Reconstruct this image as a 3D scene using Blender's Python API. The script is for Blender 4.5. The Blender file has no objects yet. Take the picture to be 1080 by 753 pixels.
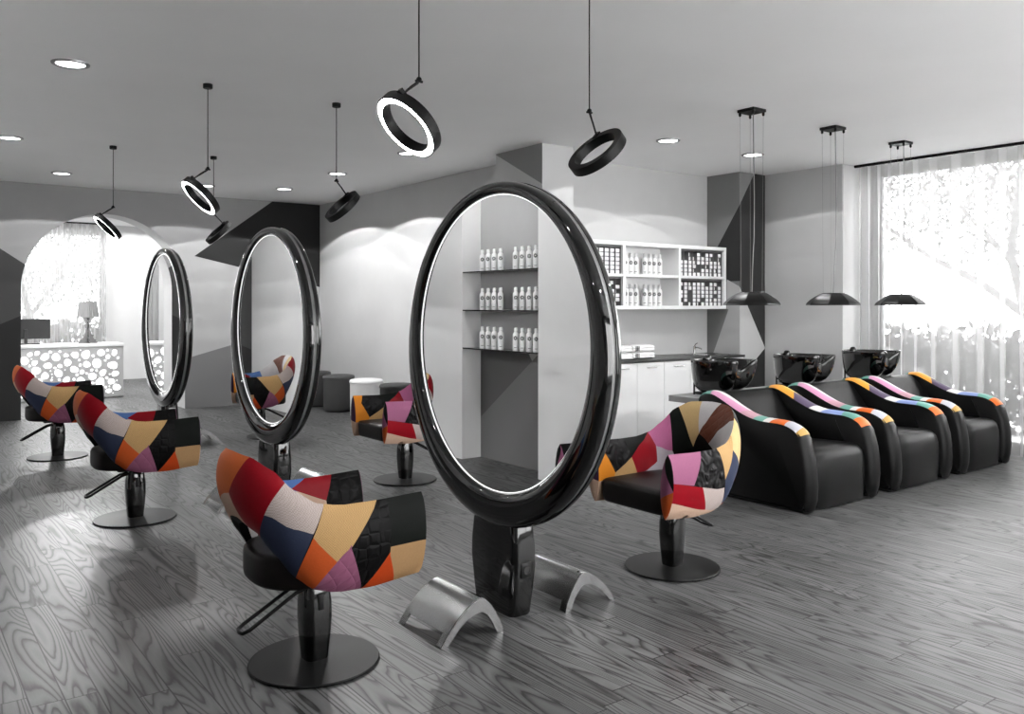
import bpy, bmesh, math, random
from mathutils import Vector, Matrix
rnd = random.Random(7)
sc = bpy.context.scene
COL = sc.collection
PI = math.pi
CE = 3.21            # ceiling height

# ------------------------------------------------------------------ colour / materials
def lin(c):
    c = c / 255.0
    return c / 12.92 if c <= .04045 else ((c + .055) / 1.055) ** 2.4
def rgb(r, g=None, b=None):
    if g is None: g = b = r
    return (lin(r), lin(g), lin(b), 1)
class NT:
    """small helper round a node tree"""
    def __init__(s, mat): s.t = mat.node_tree; s.n = s.t.nodes; s.l = s.t.links
    def add(s, typ, **kw):
        n = s.n.new(typ)
        for k, v in kw.items(): setattr(n, k, v)
        return n
    def put(s, sock, v):
        if hasattr(v, 'is_linked') or isinstance(v, bpy.types.NodeSocket): s.l.new(v, sock)
        else: sock.default_value = v
    def math(s, op, a, b=0.0, c=None):
        n = s.add('ShaderNodeMath', operation=op); s.put(n.inputs[0], a); s.put(n.inputs[1], b)
        if c is not None: s.put(n.inputs[2], c)
        return n.outputs[0]
    def mix(s, f, a, b):
        n = s.add('ShaderNodeMix', data_type='RGBA'); s.put(n.inputs[0], f); s.put(n.inputs[6], a); s.put(n.inputs[7], b)
        return n.outputs[2]
    def ramp(s, f, stops, interp='LINEAR'):
        n = s.add('ShaderNodeValToRGB'); n.color_ramp.interpolation = interp
        e = n.color_ramp.elements
        while len(e) < len(stops): e.new(.5)
        for q, (p, c) in zip(e, stops):
            q.position = p; q.color = c if isinstance(c, tuple) else (c, c, c, 1)
        s.l.new(f, n.inputs[0]); return n.outputs[0]
    def noise(s, vec, scale, detail=2, rough=.5, dist=0):
        n = s.add('ShaderNodeTexNoise'); n.inputs['Scale'].default_value = scale; n.inputs['Detail'].default_value = detail
        n.inputs['Roughness'].default_value = rough; n.inputs['Distortion'].default_value = dist
        if vec is not None: s.l.new(vec, n.inputs['Vector'])
        return n.outputs['Fac']
    def obj(s): return s.add('ShaderNodeTexCoord').outputs['Object']
    def sep(s, v):
        n = s.add('ShaderNodeSeparateXYZ'); s.l.new(v, n.inputs[0]); return n.outputs
    def comb(s, x, y, z):
        n = s.add('ShaderNodeCombineXYZ'); s.put(n.inputs[0], x); s.put(n.inputs[1], y); s.put(n.inputs[2], z); return n.outputs[0]
    def mapping(s, v, scale=(1, 1, 1), loc=(0, 0, 0)):
        n = s.add('ShaderNodeMapping'); s.l.new(v, n.inputs[0]); n.inputs['Scale'].default_value = scale; n.inputs['Location'].default_value = loc
        return n.outputs[0]
    def bump(s, h, strength=.3, dist=.01):
        n = s.add('ShaderNodeBump'); n.inputs['Strength'].default_value = strength; n.inputs['Distance'].default_value = dist
        s.l.new(h, n.inputs['Height']); return n.outputs[0]
def mat(name, col, rough=.5, metal=0., coat=0., spec=.5, emit=None, es=0.):
    m = bpy.data.materials.new(name); m.use_nodes = True
    b = m.node_tree.nodes['Principled BSDF']
    b.inputs['Base Color'].default_value = col; b.inputs['Roughness'].default_value = rough
    b.inputs['Metallic'].default_value = metal; b.inputs['Specular IOR Level'].default_value = spec
    b.inputs['Coat Weight'].default_value = coat; b.inputs['Coat Roughness'].default_value = .03
    if emit:
        b.inputs['Emission Color'].default_value = emit; b.inputs['Emission Strength'].default_value = es
    return m
def bsdf(m): return m.node_tree.nodes['Principled BSDF']
def noisy(m, scale=40, amt=.12, bump=0., detail=3):
    """gentle procedural variation of a material's colour (and relief)"""
    t = NT(m); b = bsdf(m); c = tuple(b.inputs['Base Color'].default_value)
    f = t.noise(t.obj(), scale, detail)
    k = t.ramp(f, [(.25, tuple(x * (1 - amt) for x in c[:3]) + (1,)), (.75, tuple(min(1, x * (1 + amt)) for x in c[:3]) + (1,))])
    t.l.new(k, b.inputs['Base Color'])
    if bump: t.l.new(t.bump(f, bump, .004), b.inputs['Normal'])
    return m
def weave(m, kind):
    """woven, quilted or embossed relief"""
    t = NT(m); b = bsdf(m); o = t.obj()
    if kind == 'weave':
        w1 = t.add('ShaderNodeTexChecker'); t.l.new(o, w1.inputs[0]); w1.inputs['Scale'].default_value = 190
        c = tuple(b.inputs['Base Color'].default_value)
        n = t.noise(o, 160, 2)
        f = t.math('MULTIPLY_ADD', w1.outputs['Fac'], .5, t.math('MULTIPLY', n, .5))
        t.l.new(t.ramp(f, [(.2, tuple(x * .80 for x in c[:3]) + (1,)), (.75, tuple(min(1, x * 1.1) for x in c[:3]) + (1,))]), b.inputs['Base Color'])
        t.l.new(t.bump(f, .25, .003), b.inputs['Normal'])
    elif kind == 'quilt':
        v = t.add('ShaderNodeTexVoronoi', feature='DISTANCE_TO_EDGE'); v.inputs['Scale'].default_value = 19; v.inputs['Randomness'].default_value = .35
        t.l.new(o, v.inputs['Vector'])
        h = t.ramp(v.outputs['Distance'], [(0, 0.), (.2, .5), (.5, 1.)])
        t.l.new(t.bump(h, .45, .012), b.inputs['Normal'])
    elif kind == 'emboss':
        v = t.add('ShaderNodeTexVoronoi', feature='SMOOTH_F1'); v.inputs['Scale'].default_value = 13
        n = t.add('ShaderNodeTexNoise'); n.inputs['Scale'].default_value = 9; t.l.new(o, n.inputs['Vector'])
        mx = t.add('ShaderNodeVectorMath', operation='MULTIPLY_ADD'); t.l.new(n.outputs['Color'], mx.inputs[0]); mx.inputs[1].default_value = (.12,) * 3; t.l.new(o, mx.inputs[2])
        t.l.new(mx.outputs[0], v.inputs['Vector'])
        h = t.math('SINE', t.math('MULTIPLY', v.outputs['Distance'], 13.))
        t.l.new(t.bump(h, .55, .008), b.inputs['Normal'])
    elif kind == 'lozenge':
        x, y, z = t.sep(o)
        a = t.math('ABSOLUTE', t.math('SINE', t.math('MULTIPLY', t.math('ADD', t.math('ADD', x, y), z), 42.)))
        c = t.math('ABSOLUTE', t.math('SINE', t.math('MULTIPLY', t.math('SUBTRACT', t.math('ADD', x, y), z), 42.)))
        t.l.new(t.bump(t.math('POWER', t.math('MINIMUM', a, c), .5), .5, .006), b.inputs['Normal'])
    return m

def paint(name, base, polys, axes='yz', rough=.75):
    """matt wall paint with straight edged painted facets; polys = [(grey, [(a,b,c)...])] : inside where a*u+b*v+c > 0 for all"""
    m = mat(name, rgb(base), rough, spec=.25); t = NT(m); b = bsdf(m)
    X = dict(zip('xyz', t.sep(t.obj())))
    u, v = X[axes[0]], X[axes[1]]
    col = None
    n = t.noise(t.obj(), 1.3, 4, .6)
    cur = t.ramp(n, [(.3, rgb(base - 3)), (.7, rgb(base + 3))])
    for g, hp in polys:
        f = None
        for a, bb, c in hp:
            e = t.math('GREATER_THAN', t.math('ADD', t.math('MULTIPLY', u, a), t.math('MULTIPLY_ADD', v, bb, c)), 0.)
            f = e if f is None else t.math('MULTIPLY', f, e)
        cur = t.mix(f, cur, rgb(g))
    t.l.new(cur, b.inputs['Base Color'])
    t.l.new(t.bump(t.noise(t.obj(), 220, 2), .04, .002), b.inputs['Normal'])
    return m
def line(p, q):
    """half plane to the LEFT of the direction p -> q"""
    a = -(q[1] - p[1]); b = q[0] - p[0]
    return (a, b, -(a * p[0] + b * p[1]))
def poly(*pts):
    return [line(p, q) for p, q in zip(pts, pts[1:] + pts[:1])]

# ------------------------------------------------------------------ mesh helpers
def tag(o, label=None, cat=None, group=None, kind=None):
    for k, v in (('label', label), ('category', cat), ('group', group), ('kind', kind)):
        if v: o[k] = v
    return o
def empty(name, loc, label, cat, group=None, rz=0):
    o = bpy.data.objects.new(name, None); COL.objects.link(o); o.location = loc; o.rotation_euler = (0, 0, rz)
    o.empty_display_size = .1
    return tag(o, label, cat, group)
def link(name, bm, m, parent=None, smooth=False, angle=40, loc=None, rz=None):
    me = bpy.data.meshes.new(name); bm.normal_update(); bm.to_mesh(me); bm.free()
    for x in (m if isinstance(m, (list, tuple)) else [m]): me.materials.append(x)
    if smooth:
        for p in me.polygons: p.use_smooth = True
        if angle < 180: me.set_sharp_from_angle(angle=math.radians(angle))
    o = bpy.data.objects.new(name, me); COL.objects.link(o)
    if parent: o.parent = parent
    if loc: o.location = loc
    if rz: o.rotation_euler = (0, 0, rz)
    return o
def B(): return bmesh.new()
def box(bm, lo, hi, bev=0., seg=2):
    r = bmesh.ops.create_cube(bm, size=1.)
    vs = r['verts']
    for v in vs: v.co = Vector([lo[i] + (hi[i] - lo[i]) * (v.co[i] + .5) for i in range(3)])
    if bev:
        es = list({e for v in vs for e in v.link_edges})
        bmesh.ops.bevel(bm, geom=es, offset=bev, segments=seg, profile=.5, affect='EDGES')
    return bm
def prism(bm, pts, axis, a, c):
    """extrude a 2D outline (in the two other axes, in xyz order) from a to c"""
    def P(u, v, w): return {'x': (w, u, v), 'y': (u, w, v), 'z': (u, v, w)}[axis]
    A = [bm.verts.new(P(u, v, a)) for u, v in pts]; C = [bm.verts.new(P(u, v, c)) for u, v in pts]
    n = len(pts)
    bm.faces.new(A); bm.faces.new(C[::-1])
    for i in range(n): bm.faces.new((A[i], A[(i + 1) % n], C[(i + 1) % n], C[i])[::-1])
    bmesh.ops.recalc_face_normals(bm, faces=bm.faces[:])
    return bm
def lathe(bm, prof, n=32, center=(0, 0, 0), sx=1, sy=1, close=False):
    rings = []
    for r, z in prof:
        if r < 1e-5: rings.append([bm.verts.new((center[0], center[1], center[2] + z))])
        else: rings.append([bm.verts.new((center[0] + sx * r * math.cos(2 * PI * i / n), center[1] + sy * r * math.sin(2 * PI * i / n), center[2] + z)) for i in range(n)])
    pr = list(zip(rings, rings[1:])) + ([(rings[-1], rings[0])] if close else [])
    for a, c in pr:
        for i in range(n):
            j = (i + 1) % n
            if len(a) == 1 and len(c) == 1: continue
            if len(a) == 1: bm.faces.new((a[0], c[j], c[i])[::-1] if False else (a[0], c[i], c[j]))
            elif len(c) == 1: bm.faces.new((a[i], c[0], a[j]))
            else: bm.faces.new((a[i], c[i], c[j], a[j]))
    bmesh.ops.recalc_face_normals(bm, faces=bm.faces[:])
    return bm
def tube(bm, pts, r, n=8, closed=False, caps=True):
    pts = [Vector(p) for p in pts]; m = len(pts); rings = []
    up = None
    for i, p in enumerate(pts):
        a = pts[(i - 1) % m] if (i or closed) else p; c = pts[(i + 1) % m] if (i < m - 1 or closed) else p
        d = (c - a).normalized()
        if up is None:
            up = Vector((0, 0, 1)) if abs(d.z) < .9 else Vector((1, 0, 0))
        x = d.cross(up).normalized(); y = x.cross(d).normalized(); up = y
        rr = r[i] if isinstance(r, (list, tuple)) else r
        rings.append([bm.verts.new(p + x * rr * math.cos(2 * PI * k / n) + y * rr * math.sin(2 * PI * k / n)) for k in range(n)])
    pr = list(zip(rings, rings[1:])) + ([(rings[-1], rings[0])] if closed else [])
    for a, c in pr:
        for k in range(n): bm.faces.new((a[k], a[(k + 1) % n], c[(k + 1) % n], c[k]))
    if caps and not closed: bm.faces.new(rings[0][::-1]); bm.faces.new(rings[-1])
    bmesh.ops.recalc_face_normals(bm, faces=bm.faces[:])
    return bm
def loft(bm, rings, cap0=True, cap1=True):
    R = [[bm.verts.new(p) for p in r] for r in rings]; n = len(R[0])
    for a, c in zip(R, R[1:]):
        for k in range(n): bm.faces.new((a[k], a[(k + 1) % n], c[(k + 1) % n], c[k]))
    if cap0: bm.faces.new(R[0][::-1])
    if cap1: bm.faces.new(R[-1])
    bmesh.ops.recalc_face_normals(bm, faces=bm.faces[:])
    return bm
def rrect(w, d, r, n=5):
    """rounded rectangle outline, centred"""
    out = []
    for cx, cy, a0 in ((w / 2 - r, d / 2 - r, 0), (-w / 2 + r, d / 2 - r, 90), (-w / 2 + r, -d / 2 + r, 180), (w / 2 - r, -d / 2 + r, 270)):
        for k in range(n + 1):
            a = math.radians(a0 + 90 * k / n); out.append((cx + r * math.cos(a), cy + r * math.sin(a)))
    return out
def copy_thing(o, loc, label=None, group=None, rz=None):
    c = o.copy(); COL.objects.link(c); c.location = loc
    if rz is not None: c.rotation_euler = (0, 0, rz)
    if label: c['label'] = label
    if group: c['group'] = group
    def kids(src, dst):
        for ch in list(src.children):
            k = ch.copy(); COL.objects.link(k); k.parent = dst; kids(ch, k)
    kids(o, c)
    return c
def flat_patch(nu, nv, u0, u1, v0, v1, polys):
    """flat (u,v) grid cut along the edges of the patches; returns bmesh with material_index set. polys=[(mat index, pts)]; later ones win"""
    bm = B()
    g = [[bm.verts.new((u0 + (u1 - u0) * i / nu, v0 + (v1 - v0) * j / nv, 0)) for j in range(nv + 1)] for i in range(nu + 1)]
    for i in range(nu):
        for j in range(nv): bm.faces.new((g[i][j], g[i + 1][j], g[i + 1][j + 1], g[i][j + 1]))
    for mi, pts in polys:
        lo = (min(p[0] for p in pts), min(p[1] for p in pts)); hi = (max(p[0] for p in pts), max(p[1] for p in pts))
        n = len(pts)
        for k in range(n):
            p, q = Vector((*pts[k], 0)), Vector((*pts[(k + 1) % n], 0))
            if (q - p).length < 1e-4: continue
            nn = Vector((-(q - p).y, (q - p).x, 0)).normalized()
            if abs(nn.y) < 1e-3 and any(abs(p.x - (u0 + (u1 - u0) * i / nu)) < 1e-5 for i in range(nu + 1)): continue
            fs = [f for f in bm.faces if any((v.co - p).dot(nn) > 1e-6 for v in f.verts) and any((v.co - p).dot(nn) < -1e-6 for v in f.verts)
                  and max(v.co.x for v in f.verts) > min(p.x, q.x) - 1e-5 and min(v.co.x for v in f.verts) < max(p.x, q.x) + 1e-5
                  and max(v.co.y for v in f.verts) > min(p.y, q.y) - 1e-5 and min(v.co.y for v in f.verts) < max(p.y, q.y) + 1e-5]
            if fs:
                geom = list({e for f in fs for e in f.edges} | {v for f in fs for v in f.verts}) + fs
                bmesh.ops.bisect_plane(bm, geom=geom, dist=1e-6, plane_co=p, plane_no=nn)
    def inside(c, pts):
        r = False
        for (x1, y1), (x2, y2) in zip(pts, pts[1:] + pts[:1]):
            if (y1 > c.y) != (y2 > c.y) and c.x < (x2 - x1) * (c.y - y1) / (y2 - y1) + x1: r = not r
        return r
    for f in bm.faces:
        c = f.calc_center_median()
        for mi, pts in polys:
            if inside(c, pts): f.material_index = mi
    return bm

# ------------------------------------------------------------------ shared materials
M = {}
M['black_gloss'] = mat('black_gloss_lacquer', rgb(5), .06, coat=.6, spec=.5)
M['black_metal'] = noisy(mat('black_powder_coated_metal', rgb(10), .45, spec=.2), 90, .1)
M['black_satin'] = mat('black_satin_metal', rgb(13), .35, spec=.3)
M['leather'] = noisy(mat('black_leather', rgb(6), .42, spec=.16), 120, .15, .15)
M['leather_seat'] = noisy(mat('dark_brown_leather', rgb(15, 11, 10), .45, spec=.18), 120, .12, .15)
M['white'] = noisy(mat('white_lacquer', rgb(238), .35), 3, .02)
M['white_matt'] = noisy(mat('white_plastic', rgb(240), .45), 6, .02)
M['grey_band'] = mat('grey_band', rgb(120), .35)
M['chrome'] = mat('polished_aluminium', rgb(165), .16, metal=1.)
M['alu'] = noisy(mat('brushed_aluminium', rgb(150), .22, metal=1.), 60, .04)
M['dark'] = mat('dark_void', rgb(30), .6)
M['mirror'] = mat('mirror_silver', rgb(250), .0, metal=1.)
M['lamp_glow'] = mat('lit_diffuser', rgb(255), .5, emit=(1, 1, 1, 1), es=11.)
M['strip_glow'] = mat('led_strip', rgb(255), .5, emit=(1, 1, 1, 1), es=.55)
M['down_glow'] = mat('downlight_lens', rgb(255), .5, emit=(1, 1, 1, 1), es=5.)
M['emblem'] = mat('dark_print', rgb(45), .5)
M['worktop'] = noisy(mat('dark_worktop', rgb(52), .3), 30, .15)
M['silver_trim'] = mat('silver_trim', rgb(150), .35, metal=1.)

# ------------------------------------------------------------------ floor : oak strip boards
def floor_material():
    m = mat('oak_strip_floor', rgb(120), .35, spec=.28); t = NT(m); b = bsdf(m); o = t.obj()
    x, y, z = t.sep(o)
    W, L = .118, 1.25
    row = t.math('FLOOR', t.math('DIVIDE', x, W))
    wn = t.add('ShaderNodeTexWhiteNoise', noise_dimensions='1D'); t.l.new(row, wn.inputs['W'])
    yo = t.math('MULTIPLY_ADD', wn.outputs['Value'], L * 3.7, y)
    brd = t.math('FLOOR', t.math('DIVIDE', yo, L))
    w2 = t.add('ShaderNodeTexWhiteNoise', noise_dimensions='2D'); t.l.new(t.comb(row, brd, 0.), w2.inputs['Vector'])
    sep2 = t.add('ShaderNodeSeparateColor'); t.l.new(w2.outputs['Color'], sep2.inputs[0])
    r1, r2, r3 = sep2.outputs
    fx = t.math('FRACT', t.math('DIVIDE', x, W)); fy = t.math('FRACT', t.math('DIVIDE', yo, L))
    # cathedral grain: contour lines of a stretched noise field, different on every board
    vec = t.comb(t.math('MULTIPLY_ADD', r1, 37., t.math('MULTIPLY', x, 6.5)), t.math('MULTIPLY_ADD', r2, 51., t.math('MULTIPLY', y, .6)), t.math('MULTIPLY', r3, 20.))
    n1 = t.noise(vec, 1., 1.2, .45, .25)
    warp = t.noise(t.comb(t.math('MULTIPLY', x, 60.), t.math('MULTIPLY', y, 7.), r1), 1., 3, .6)
    ph = t.math('ADD', t.math('MULTIPLY', n1, 125.), t.math('MULTIPLY', warp, 1.6))
    rings = t.math('FRACT', t.math('DIVIDE', ph, 2 * PI))
    g = t.ramp(rings, [(0., 0.), (.07, .12), (.3, .8), (.6, 1.), (.9, .7), (1., 0.)])
    fine = t.noise(t.comb(t.math('MULTIPLY', x, 420.), t.math('MULTIPLY', y, 9.), r2), 1., 2, .6)
    tone = t.math('MULTIPLY_ADD', r3, .4, .72)
    k = t.math('MULTIPLY', tone, t.math('MULTIPLY_ADD', fine, .26, .87))
    base = t.mix(g, rgb(38), rgb(94))
    mul = t.add('ShaderNodeMix', data_type='RGBA', blend_type='MULTIPLY'); mul.inputs[0].default_value = 1.
    t.l.new(base, mul.inputs[6]); t.l.new(t.comb(k, k, k), mul.inputs[7])
    ex = t.math('MINIMUM', fx, t.math('SUBTRACT', 1., fx)); ey = t.math('MINIMUM', fy, t.math('SUBTRACT', 1., fy))
    jx = t.math('LESS_THAN', ex, .023); jy = t.math('LESS_THAN', ey, .0022)
    j = t.math('MAXIMUM', jx, jy)
    t.l.new(t.mix(j, mul.outputs[2], rgb(17)), b.inputs['Base Color'])
    t.l.new(t.math('MULTIPLY_ADD', g, -.06, .42), b.inputs['Roughness'])
    h = t.math('SUBTRACT', t.math('MULTIPLY_ADD', g, .25, t.math('MULTIPLY', fine, .15)), t.math('MULTIPLY', j, 1.))
    t.l.new(t.bump(h, .35, .003), b.inputs['Normal'])
    return m
XW0, XW1, Y0, YR = -2.6, 9.95, -1.6, 19.3
link('floor', box(B(), (XW0, Y0, -.12), (XW1, YR, 0)), floor_material())['kind'] = 'structure'
CEILM = noisy(mat('ceiling_paint', rgb(240), .8, spec=.2), 1.2, .02)
link('ceiling', box(B(), (XW0, Y0, CE), (XW1, YR, CE + .15)), CEILM)['kind'] = 'structure'
def wall(name, bm, m): return tag(link(name, bm, m), kind='structure')

light_m = paint('light_wall_paint', 196, [], 'yz')
# far wall with the round-headed opening
AX0, AX1, AR = 1.549, 3.695, 1.073
arch = [(AX0, 0.), (AX0, 1.775)] + [((AX0 + AX1) / 2 - AR * math.cos(PI * k / 40), 1.775 + AR * math.sin(PI * k / 40)) for k in range(1, 40)] + [(AX1, 1.775), (AX1, 0.)]
far_m = paint('far_wall_paint', 162, [
    (40, [tuple(-q for q in line((3.835, 2.295), (5.06, 3.217))), tuple(-q for q in line((5.863, 1.85), (3.835, 2.295)))]),
    (112, [tuple(-q for q in line((3.765, .764), (4.483, .959))), (1, 0, -3.7)]),
    (74, [tuple(-q for q in line((1.306, 2.309), (1.549, 2.139))), (-1, 0, 1.7)]),
    (46, [tuple(-q for q in line((1.306, 1.297), (1.549, 1.409))), (-1, 0, 1.7)]),
], 'xz')
wall('wall_far', prism(B(), [(.1, 0.)] + arch + [(6.4, 0.), (6.4, CE), (.1, CE)], 'y', 13.15, 13.6), [far_m, light_m])
for p_ in bpy.data.objects['wall_far'].data.polygons: p_.material_index = 0 if p_.normal.y < -.5 else 1
# wall on the right of the waiting stools, and the pillar
wall('wall_mid', box(B(), (5.86, 7.57, 0), (6.3, 13.15, CE)), light_m)
pil_m = paint('pillar_paint', 196, [(140, [tuple(-q for q in line((7.55, 3.19), (6.76, 2.79))), (1, 0, -6.762)])], 'yz')
wall('pillar_mid', box(B(), (5.44, 6.76, 0), (5.86, 7.57, CE)), pil_m)
wall('wall_back', box(B(), (5.86, 7.27, 0), (8.58, 7.57, CE)), light_m)
# column by the sink: two faces with one continuous painted figure
col_m = mat('column_paint', rgb(126), .75, spec=.25)
def column_paint(m):
    t = NT(m); b = bsdf(m); x, y, z = t.sep(t.obj())
    # unfold the two faces: u = x on the front face, u = 8.58-(y-6.75) on the side face
    u = t.math('SUBTRACT', t.math('MINIMUM', t.math('ADD', x, 0.), 99.), t.math('MAXIMUM', t.math('SUBTRACT', y, 6.752), 0.))
    cur = rgb(126)
    def area(cur, g, hp):
        f = None
        for a, bb, c in hp:
            e = t.math('GREATER_THAN', t.math('ADD', t.math('MULTIPLY', u, a), t.math('MULTIPLY_ADD', z, bb, c)), 0.)
            f = e if f is None else t.math('MULTIPLY', f, e)
        return t.mix(f, cur, rgb(g))
    neg = lambda h: tuple(-q for q in h)
    cur = area(cur, 50, [neg(line((8.234, 2.3), (8.854, 3.2))), (0, 1, -1.852)])
    cur = area(cur, 50, [(1, 0, -8.58)] + [neg(line((8.234, 2.3), (8.854, 3.2)))])
    cur = area(cur, 188, [neg(line((8.166, .942), (8.56, 1.852))), neg(line((8.40, 1.868), (8.574, 1.786))), neg(line((8.574, 1.786), (9.085, 1.005))), line((8.906, .873), (9.085, 1.005))])
    cur = area(cur, 188, [(0, 1, -1.5), (1, 0, -8.38), (-1, 0, 8.578), neg(line((8.40, 1.868), (8.574, 1.786)))])
    cur = area(cur, 188, [neg(line((8.166, .942), (8.414, 1.514))), (-1, 0, 8.578), neg(line((8.40, 1.868), (8.574, 1.786)))])
    t.l.new(cur, b.inputs['Base Color'])
column_paint(col_m)
wall('column_sink', box(B(), (8.58, 6.75, 0), (9.09, 7.57, CE)), col_m)
right_m = paint('right_wall_paint', 188, [], 'yz')
wall('wall_right', box(B(), (9.08, 5.66, 0), (9.95, 6.75, CE)), right_m)
wall('wall_right_header', box(B(), (9.72, Y0, 3.18), (9.95, 5.66, CE)), light_m)
wall('wall_right_front', box(B(), (9.72, Y0, 0), (9.95, -1.2, 3.18)), light_m)
wall('wall_front', box(box(box(box(B(), (XW0, Y0 - .15, 0), (2.2, Y0, CE)), (8.6, Y0 - .15, 0), (XW1, Y0, CE)), (2.2, Y0 - .15, 0), (8.6, Y0, .35)), (2.2, Y0 - .15, 2.95), (8.6, Y0, CE)), light_m)
wall('wall_camera_side', box(B(), (XW0 - .15, Y0, 0), (XW0, 4.9, CE)), light_m)
link('ground_bounce', box(B(), (-14, -14, -.25), (XW1 - .01, Y0 - .2, -.12)), mat('bounce_ground_pale', rgb(200), .8))['kind'] = 'structure'  # unseen pale ground, added to bounce light up onto the ceiling
# left wall with the product niche (seen in the big mirror)
niche_m = paint('niche_paint', 165, [(88, poly((6.207, 1.089), (7.2, .37), (7.2, 1.89), (6.956, 1.883), (6.35, 1.09))), (112, [tuple(-q for q in line((6.207, 1.089), (7.14, .416))), (0, -1, 1.1)])], 'yz')
left_m = paint('left_wall_paint', 222, [], 'yz')
wall('wall_left', box(box(box(box(B(), (.1, 4.9, 0), (.34, 5.92, CE)), (.1, 7.15, 0), (.34, 13.15, CE)), (-.05, 4.9, 0), (.1, 13.15, CE)), (.1, 5.92, 2.95), (.34, 7.15, CE)), left_m)
wall('wall_niche_back', box(B(), (.1, 5.922, 0), (.112, 7.148, 2.95)), niche_m)
wall('wall_left_return', box(B(), (XW0, 4.9, 0), (-.05, 5.1, CE)), light_m)
# reception room
rec_m = paint('reception_paint', 205, [], 'xz')
wall('wall_reception_back', box(box(box(B(), (3.75, 19.1, 0), (8.2, 19.3, CE)), (-.6, 19.1, 0), (.6, 19.3, CE)), (.6, 19.1, 3.05), (3.75, 19.3, CE)), rec_m)
wall('wall_reception_left', box(B(), (-.6, 13.6, 0), (-.45, 19.1, CE)), rec_m)
wall('wall_reception_right', box(B(), (8.05, 13.6, 0), (8.2, 19.1, CE)), rec_m)
wall('wall_reception_front', box(B(), (6.4, 13.3, 0), (8.2, 13.6, CE)), rec_m)
wall('wall_reception_near', box(B(), (-.6, 13.3, 0), (.1, 13.6, CE)), rec_m)

# ------------------------------------------------------------------ windows
glass = bpy.data.materials.new('window_glass'); glass.use_nodes = True
t = NT(glass); t.n.remove(bsdf(glass))
gl = t.add('ShaderNodeBsdfGlossy'); gl.inputs['Roughness'].default_value = .02; tr = t.add('ShaderNodeBsdfTransparent')
fr = t.add('ShaderNodeFresnel'); fr.inputs['IOR'].default_value = 1.35; mx = t.add('ShaderNodeMixShader')
t.l.new(fr.outputs[0], mx.inputs[0]); t.l.new(tr.outputs[0], mx.inputs[1]); t.l.new(gl.outputs[0], mx.inputs[2]); t.l.new(mx.outputs[0], t.n['Material Output'].inputs[0])
M['frame_grey'] = mat('window_frame_grey', rgb(170), .4)
def window(name, axis, w, a, c, zt, mull):
    e = bpy.data.objects.new(name, None); COL.objects.link(e); e['kind'] = 'structure'
    bm = B()
    def bx(u0, u1, z0, z1):
        if axis == 'x': box(bm, (w - .04, u0, z0), (w + .04, u1, z1), .006)
        else: box(bm, (u0, w - .04, z0), (u1, w + .04, z1), .006)
    bx(a, c, 0, .07); bx(a, c, zt - .07, zt)
    for u in [a] + mull + [c - .07]: bx(u, u + .07, .07, zt - .07)
    link('window_frame', bm, M['frame_grey'], e)
    bm = B()
    if axis == 'x': box(bm, (w - .006, a + .03, .04), (w + .006, c - .03, zt - .04))
    else: box(bm, (a + .03, w - .006, .04), (c - .03, w + .006, zt - .04))
    link('window_pane', bm, glass, e)
window('window_1', 'x', 9.84, -1.2, 5.655, 3.178, [1.1, 3.35])
window('window_2', 'y', 19.2, .6, 3.75, 3.05, [2.1])

frost = bpy.data.materials.new('fill_window_frost'); frost.use_nodes = True
t = NT(frost); t.n.remove(bsdf(frost)); tl = t.add('ShaderNodeBsdfTranslucent'); tl.inputs['Color'].default_value = rgb(225); df = t.add('ShaderNodeBsdfDiffuse'); df.inputs['Color'].default_value = rgb(225)
mx = t.add('ShaderNodeMixShader'); mx.inputs[0].default_value = .25; t.l.new(tl.outputs[0], mx.inputs[1]); t.l.new(df.outputs[0], mx.inputs[2]); t.l.new(mx.outputs[0], t.n['Material Output'].inputs[0])
window('added_fill_window', 'y', Y0 - .08, 2.2, 8.6, 2.95, [4.3, 6.4])  # unseen window added behind the camera as fill light
for c_ in bpy.data.objects['added_fill_window'].children:
    if c_.name.startswith('window_pane'):
        c_.data.materials.clear(); c_.data.materials.append(frost)
        zs = sorted({round(v.co.y, 4) for v in c_.data.vertices})
        bm = B(); g_ = [bm.verts.new(p) for p in ((2.23, Y0 - .08, .04), (8.57, Y0 - .08, .04), (8.57, Y0 - .08, 2.91), (2.23, Y0 - .08, 2.91))]; bm.faces.new(g_); bm.to_mesh(c_.data); bm.free()
        c_.data.materials.append(frost) if not c_.data.materials else None
# sheer curtains
sheer = bpy.data.materials.new('sheer_voile'); sheer.use_nodes = True
t = NT(sheer); t.n.remove(bsdf(sheer))
tr = t.add('ShaderNodeBsdfTransparent'); tl = t.add('ShaderNodeBsdfTranslucent'); df = t.add('ShaderNodeBsdfDiffuse')
for q in (tl, df): q.inputs['Color'].default_value = rgb(182)
a1 = t.add('ShaderNodeMixShader'); a1.inputs[0].default_value = .2; t.l.new(tl.outputs[0], a1.inputs[1]); t.l.new(df.outputs[0], a1.inputs[2])
a2 = t.add('ShaderNodeMixShader'); lw = t.add('ShaderNodeLayerWeight'); lw.inputs[0].default_value = .35
thr = t.noise(t.mapping(t.obj(), (60, 60, 500)), 1., 1)
dens = t.math('ADD', t.math('MULTIPLY_ADD', lw.outputs['Facing'], .6, .42), t.math('MULTIPLY', thr, .1))
t.l.new(dens, a2.inputs[0]); t.l.new(tr.outputs[0], a2.inputs[1]); t.l.new(a1.outputs[0], a2.inputs[2]); t.l.new(a2.outputs[0], t.n['Material Output'].inputs[0])
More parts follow.
